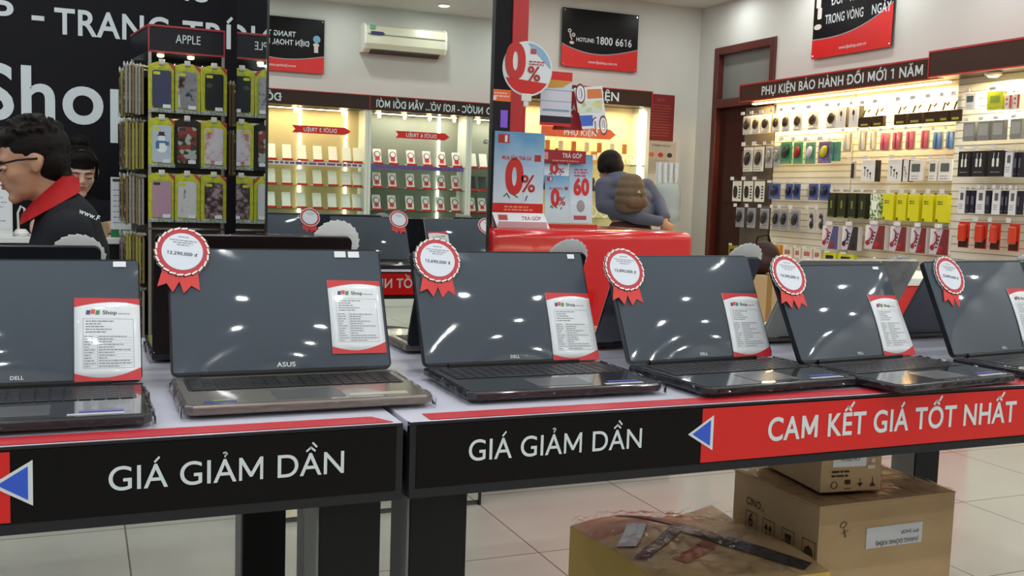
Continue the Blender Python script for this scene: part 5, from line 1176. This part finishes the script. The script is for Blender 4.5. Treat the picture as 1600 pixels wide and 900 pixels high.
def face_parts(H, par, lipc, looking_down=True):
    for s in (-1, 1):
        MB(H).ell((.0765, s * .029, .000), (.010, .014, .0075)).build('eyelid' if looking_down else 'eye', skin2 if looking_down else m_white, par, smooth=True)
        MB(H).tube([(.086, s * .016, -.004), (.0875, s * .029, -.007), (.083, s * .042, -.003)], .0018, 6).build('eyelash', hairm, par)
        MB(H).tube([(.088, s * .012, .017), (.0875, s * .028, .021), (.078, s * .046, .016)], .0026, 6).build('eyebrow', hairm, par)
    MB(H).ell((.0905, 0, -.047), (.005, .020, .0042)).ell((.0895, 0, -.056), (.005, .016, .0046)).build('lips', lipc, par, smooth=True)
def hand(mb, p, d, up, s=1.0, curl=.5):
    p = Vector(p); d = Vector(d).normalized(); up = Vector(up).normalized(); sd = d.cross(up).normalized()
    F = Matrix((d, sd, up)).transposed().to_4x4(); F.translation = p; k = mb.M; mb.M = k @ F
    mb.ell((.045 * s, 0, 0), (.048 * s, .038 * s, .014 * s))
    for i, (y, L) in enumerate(((-.028, .068), (-.010, .078), (.009, .072), (.027, .056))):
        a = Vector((.082 * s, y * s, 0)); b = a + Vector((L * .5 * s, y * .1, -.012 * curl)); c = b + Vector((L * .42 * s * (1 - .4 * curl), 0, -.04 * curl * s))
        mb.cap(a, .0085 * s, b, .008 * s); mb.cap(b, .008 * s, c, .007 * s)
    a = Vector((.02 * s, -.032 * s, 0)); b = a + Vector((.03 * s, -.026 * s, -.008)); c = b + Vector((.03 * s, -.006 * s, -.008)); mb.cap(a, .011 * s, b, .009 * s); mb.cap(b, .009 * s, c, .008 * s); mb.M = k
def HM(o, f, roll_up=(0, 0, 1)):
    f = Vector(f).normalized(); u = Vector(roll_up); l = u.cross(f).normalized(); u = f.cross(l); m = Matrix((f, l, u)).transposed().to_4x4(); m.translation = Vector(o); return m
# --- man at the left, profile to the left
t = T('person', 'man with glasses and a black polo with red collar, leaning left behind the laptops', 'person', Matrix.Translation((0, 2.97, 0)))
O = Matrix.Translation((0, -2.97, 0))
H1 = O @ HM((-.116, 2.95, 1.202), (-1, -.10, -.22)) @ Matrix.Scale(.90, 4)
def man_body(mb, e=0, arms=True):
    mb.cap((-.045, 2.955, 1.09), .055 + e, (-.03, 2.96, 1.0), .09 + e); mb.cap((-.035, 2.96, 1.05), .075 + e, (-.04, 2.97, .62), .13 + e)
    for z, rx, ry, x in ((1.035, .078, .160, -.030), (.97, .098, .18, -.028), (.86, .110, .175, -.012), (.74, .118, .165, -.03), (.62, .125, .165, -.05)): mb.ell((x, 2.96, z), (rx + e, ry + e, .085 + e))
    for s in (-1, 1):
        y = 2.96 + s * .185
        mb.ell((-.028, y - s * .01, 1.028), (.058 + e, .060 + e, .056 + e)); mb.cap((-.028, y + s * .01, 1.015), .053 + e, (-.062, y + s * .02, .925), .050 + e)
mb = MB(O); head(mb, H1); man_body(mb, -.008); mb.M = O
for s in (-1, 1):
    y = 2.96 + s * .205; mb.cap((-.05, y, .96), .044, (-.075, y, .90), .042); mb.cap((-.075, y, .90), .040, (-.20, y, .925), .034); mb.cap((-.20, y, .925), .034, (-.33, y + .01, .935), .026); hand(mb, (-.34, y + .01, .935), (-1, 0, -.1), (0, 0, 1))
    mb.cap((-.05, 2.97 + s * .09, .56), .085, (-.36, 2.97 + s * .13, .54), .062); mb.cap((-.36, 2.97 + s * .13, .54), .058, (-.30, 2.97 + s * .13, .09), .040); mb.cap((-.30, 2.97 + s * .13, .05), .036, (-.44, 2.97 + s * .13, .035), .030)
blob('body', mb, skin, t, .0075, 3)
mb = MB(O); man_body(mb, .006); blob('polo_shirt', mb, mat('polo_black', (20, 21, 27), .8), t, .009, 24, 'black polo shirt')
mb = MB(O)
for s in (-1, 1):
    mb.cap((-.05, 2.97 + s * .09, .56), .095, (-.36, 2.97 + s * .13, .54), .072); mb.cap((-.36, 2.97 + s * .13, .54), .066, (-.30, 2.97 + s * .13, .12), .052)
mb.ell((-.05, 2.97, .58), (.14, .175, .09)); blob('trousers', mb, mat('trousers_black', (26, 26, 30), .8), t, .010, 4)
# collar: sloping red band round the neck
mb = MB(O)
cen = Vector((-.068, 2.955, 1.10)); ring = []
n = 28
for i in range(n + 1):
    a = 2 * PI * i / n; cx, sy_ = math.cos(a), math.sin(a)
    base = Vector((-.072 + .060 * cx, 2.955 + .075 * sy_, 1.112 + .048 * cx)); topv = Vector((-.074 + .048 * cx, 2.955 + .056 * sy_, 1.142 + .046 * cx))
    out = Vector((-.074 + .074 * cx, 2.955 + .098 * sy_, 1.086 + .046 * cx)); ring.append([mb._v(topv), mb._v((topv + base) / 2 + Vector((cx * .006, sy_ * .006, 0))), mb._v(base + Vector((cx * .010, sy_ * .012, .006))), mb._v(out)])
for a, b in zip(ring, ring[1:]):
    for k in range(3): mb.bm.faces.new([a[k], a[k + 1], b[k + 1], b[k]])
bmesh.ops.solidify(mb.bm, geom=mb.bm.faces[:], thickness=.005)
mb.build('collar', mat('collar_red', (206, 24, 30), .7), t, smooth=True, label='bright red collar')
mb = MB(O)
for s in (-1, 1):
    y = 2.96 + s * .206; d = Vector((-.042, s * .01, -.105)).normalized(); c = Vector((-.064, y, .918)); mb.tube([c - d * .010, c + d * .012], .0585, 22)
mb.build('sleeve_trim', mat('collar_red', (206, 24, 30), .7), t, smooth=True, label='red sleeve hem')
FR = O @ frame((-.012, 2.704, 1.083), (.86, .35, -.35), (.25, .1, .9))
text(t, 'www.F', 0, 0, .050, .013, m_letter, z=.005, bold=True, M=O @ frame((-.006, 2.712, 1.082), (.9, .12, -.38), (.38, .3, .85)))
mb = MB(H1); rr = random.Random(5)
mb.ell((-.022, 0, .044), (.094, .080, .080)).ell((-.046, 0, .004), (.060, .074, .076)).ell((-.072, 0, -.050), (.030, .050, .040)).ell((.036, 0, .080), (.048, .060, .030))
for i in range(160):
    a = rr.random() * 2 * PI; b = rr.random() * 1.15; p = Vector((-.022 + .094 * math.sin(b) * math.cos(a), .08 * math.sin(b) * math.sin(a), .052 + .078 * math.cos(b))); mb.cap(p * .97, .007, p + Vector((p.x + .02, p.y, p.z - .03)).normalized() * .010 + Vector((.006, 0, .002)), .0035)
blob('hair', mb, hairm, t, .0042, 3, 'short spiky black hair', .5)
mb = MB(H1)
for s in (-1, 1):
    mb.tube([(-.012, s * .086, .012), (.04, s * .079, .016), (.094, s * .054, .012)], .003, 6)
    mb.tube([(.094, s * .054, .014), (.100, s * .010, .014), (.101, s * .010, -.012), (.096, s * .050, -.014), (.094, s * .054, .014)], .0024, 6)
mb.tube([(.100, -.010, .010), (.102, 0, .012), (.100, .010, .010)], .002, 6); mb.build('glasses', mat('glasses_black', (24, 24, 26), .3), t)
face_parts(H1, t, mat('lips_brown', (150, 92, 78), .5))
t = T('stool', 'round black stool under the seated man', 'stool', Matrix.Translation((-.24, 2.97, 0))); MB().lathe([(.18, .42), (.20, .44), (.195, .462), (.10, .466)], n=24).build('seat', m_dark, t); MB().lathe([(.10, 0), (.10, .015), (.03, .03), (.025, .42)], n=20).build('pedestal', m_chrome, t)
# --- woman at the desk
t = T('person', 'young woman in black looking down at the desk, hair tied up with a band', 'person', Matrix.Translation((0, 5.22, 0))); O = Matrix.Translation((0, -5.22, 0))
H2 = O @ HM((.0, 5.20, 1.203), (.12, -1, -.30)) @ Matrix.Scale(.98, 4)
def wom_body(mb, e=0):
    for z, rx, ry, y in ((1.015, .135, .075, 5.25), (.95, .15, .09, 5.25), (.86, .14, .10, 5.26), (.74, .13, .10, 5.28), (.60, .15, .12, 5.30)): mb.ell((-.02, y, z), (rx + e, ry + e, .085 + e))
    for s in (-1, 1): mb.ell((-.02 + s * .135, 5.25, 1.02), (.050 + e, .05 + e, .052 + e)); mb.cap((-.02 + s * .145, 5.245, 1.01), .044 + e, (-.02 + s * .16, 5.20, .93), .040 + e)
mb = MB(O); head(mb, H2, True); wom_body(mb, -.006); mb.M = O
for s in (-1, 1):
    mb.cap((-.02 + s * .16, 5.20, .94), .034, (-.02 + s * .165, 5.16, .935), .032); mb.cap((-.02 + s * .165, 5.17, .95), .032, (-.02 + s * .07, 5.02, .945), .022); hand(mb, (-.02 + s * .07, 5.02, .945), (-s * .5, -1, -.1), (0, 0, 1), .85)
    mb.cap((-.02 + s * .07, 5.30, .54), .075, (-.02 + s * .09, 5.28, .48), .06); mb.cap((-.02 + s * .09, 5.29, .48), .055, (-.02 + s * .09, 5.29, .06), .035)
blob('body', mb, skin2, t, .0065, 3)
mb = MB(O); wom_body(mb, .006); blob('black_shirt', mb, mat('polo_black', (20, 21, 27), .8), t, .009, 12)
mb = MB(H2); mb.ell((-.030, 0, .046), (.090, .080, .079)).ell((-.066, 0, -.01), (.050, .078, .080)).ell((-.055, 0, .135), (.042, .042, .034)).ell((-.052, 0, -.08), (.040, .068, .06)).ell((.030, 0, .080), (.050, .062, .038))
for s in (-1, 1): mb.cap((.030, s * .066, .06), .014, (.006, s * .074, -.03), .007)
for i in range(9): y = -.048 + i * .012; mb.cap((.060, y, .078), .012, (.083 - abs(y) * .3, y * 1.08, .036), .0045)
blob('hair', mb, hairm, t, .006, 2, 'black hair in a bun with a fringe')
mb = MB(H2); mb.tube([(.024, -.070, .070), (.030, -.052, .098), (.033, 0, .119), (.030, .052, .098), (.024, .070, .070)], .0035, 8); mb.build('hair_band', mat('band_brown', (84, 66, 60), .5), t)
face_parts(H2, t, mat('lips_pink', (170, 92, 92), .5))
# --- man with backpack
t = T('person', 'man seen from behind in a blue-grey jacket, hands clasped, carrying a brown backpack', 'person', Matrix.Translation((3.62, 6.5, 0))); O = Matrix.Translation((-3.62, -6.5, 0))
H3 = O @ HM((3.545, 6.56, 1.375), (-.15, 1, -.55))
JM = mat('jacket_blue', (74, 79, 98), .8)
def bp_torso(mb, e=0):
    mb.cap((3.575, 6.50, 1.30), .06 + e, (3.60, 6.45, 1.20), .10 + e)
    for z, rx, ry, x, y in ((1.255, .165, .10, 3.61, 6.46), (1.17, .19, .115, 3.63, 6.42), (1.10, .170, .115, 3.635, 6.40), (1.055, .168, .118, 3.635, 6.385)): mb.ell((x, y, z), (rx + e, ry + e, .085 + e))
    P_ = [((3.455, 6.46, 1.245), (3.425, 6.40, 1.11), (3.60, 6.24, 1.03)), ((3.79, 6.44, 1.245), (3.86, 6.38, 1.13), (3.83, 6.24, 1.04))]
    for a, b, c in P_: mb.cap(a, .062 + e, b, .052 + e); mb.cap(b, .050 + e, c, .040 + e)
    mb.cap((3.60, 6.24, 1.03), .040 + e, (3.76, 6.20, 1.01), .032 + e)
mb = MB(O); head(mb, H3); bp_torso(mb, -.008); mb.M = O
hand(mb, (3.78, 6.20, 1.005), (1, -.1, -.5), (0, -1, 0), .9, .8); hand(mb, (3.83, 6.23, 1.03), (-.15, -.2, -1), (0, -1, 0), .9, .6)
mb.ell((3.63, 6.37, .92), (.15, .11, .10)); mb.ell((3.63, 6.38, 1.02), (.145, .10, .10))
for s in (-1, 1): mb.cap((3.63 + s * .085, 6.38, .88), .080, (3.63 + s * .09, 6.42, .48), .055); mb.cap((3.63 + s * .09, 6.42, .48), .052, (3.63 + s * .095, 6.37, .09), .036); mb.cap((3.63 + s * .095, 6.37, .04), .034, (3.63 + s * .10, 6.50, .035), .032)
blob('body', mb, skin, t, .0085, 3)
mb = MB(O); bp_torso(mb, .008); mb.ell((3.575, 6.47, 1.315), (.095, .075, .045)); blob('jacket', mb, JM, t, .010, 4, 'blue-grey jacket')
mb = MB(O); mb.ell((3.63, 6.37, .93), (.170, .13, .11))
for s in (-1, 1): mb.cap((3.63 + s * .085, 6.38, .88), .092, (3.63 + s * .09, 6.42, .48), .070); mb.cap((3.63 + s * .09, 6.42, .48), .068, (3.63 + s * .095, 6.37, .07), .056)
blob('trousers', mb, mat('trousers_brown', (62, 44, 38), .8), t, .011, 4, 'dark brown trousers')
mb = MB(H3); mb.ell((-.022, 0, .046), (.100, .088, .086)).ell((-.052, 0, .0), (.068, .084, .084)).ell((-.050, 0, -.055), (.048, .064, .045)).ell((0, .07, .01), (.04, .022, .05)).ell((0, -.07, .01), (.04, .022, .05)); blob('hair', mb, hairm, t, .008, 3, 'thick black hair')
t2 = T('backpack', 'brown backpack with black strap worn by the man in the blue-grey jacket', 'backpack', Matrix.Translation((3.545, 6.235, 1.085)))
mb = MB()
for z, rx, ry in ((.02, .105, .055), (.07, .122, .068), (.12, .120, .070), (.17, .108, .062), (.21, .085, .045)):
    for dx in (-.3, 0, .3): mb.ell((dx * rx, .0, z), (rx * .72, ry, .045))
blob('main_bag', mb, mat('pack_brown', (92, 76, 56), .75), t2, .008, 20)
mb = MB()
for dx in (-.04, 0, .05): mb.ell((.02 + dx, -.052, .055), (.045, .030, .045))
blob('front_pocket', mb, mat('pack_rust', (98, 72, 54), .75), t2, .007, 12)
MB().tube([(-.06, .02, .215), (-.03, -.03, .17), (.06, -.062, .09), (.10, -.03, .04)], .006).build('strap', m_ink, t2); MB(Matrix.Translation((.02, -.083, .12)) @ Matrix.Rotation(PI / 2, 4, 'X')).flat([(-.014, 0), (.014, 0), (0, .02)], 0).build('pale_mark', mat('mark_pale', (190, 180, 160), .5), t2)
# chrome-legged stools between the table and the mirror
for i, (x, y, lb) in enumerate(((.82, 2.96, 'chrome-legged stool between the table and the mirror pillar'),)):
    t = T('stool', lb, 'stool', upr(x, y, 0, .4 * i), 'chrome-legged stools'); MB().lathe([(.15, .69), (.16, .71), (.15, .735), (.05, .74)], n=24).build('seat', m_dark, t)
    for k in range(4): a = PI / 4 + k * PI / 2; MB().tube([(.10 * math.cos(a), .10 * math.sin(a), .70), (.22 * math.cos(a), .22 * math.sin(a), 0)], .009).build('leg', m_chrome, t)
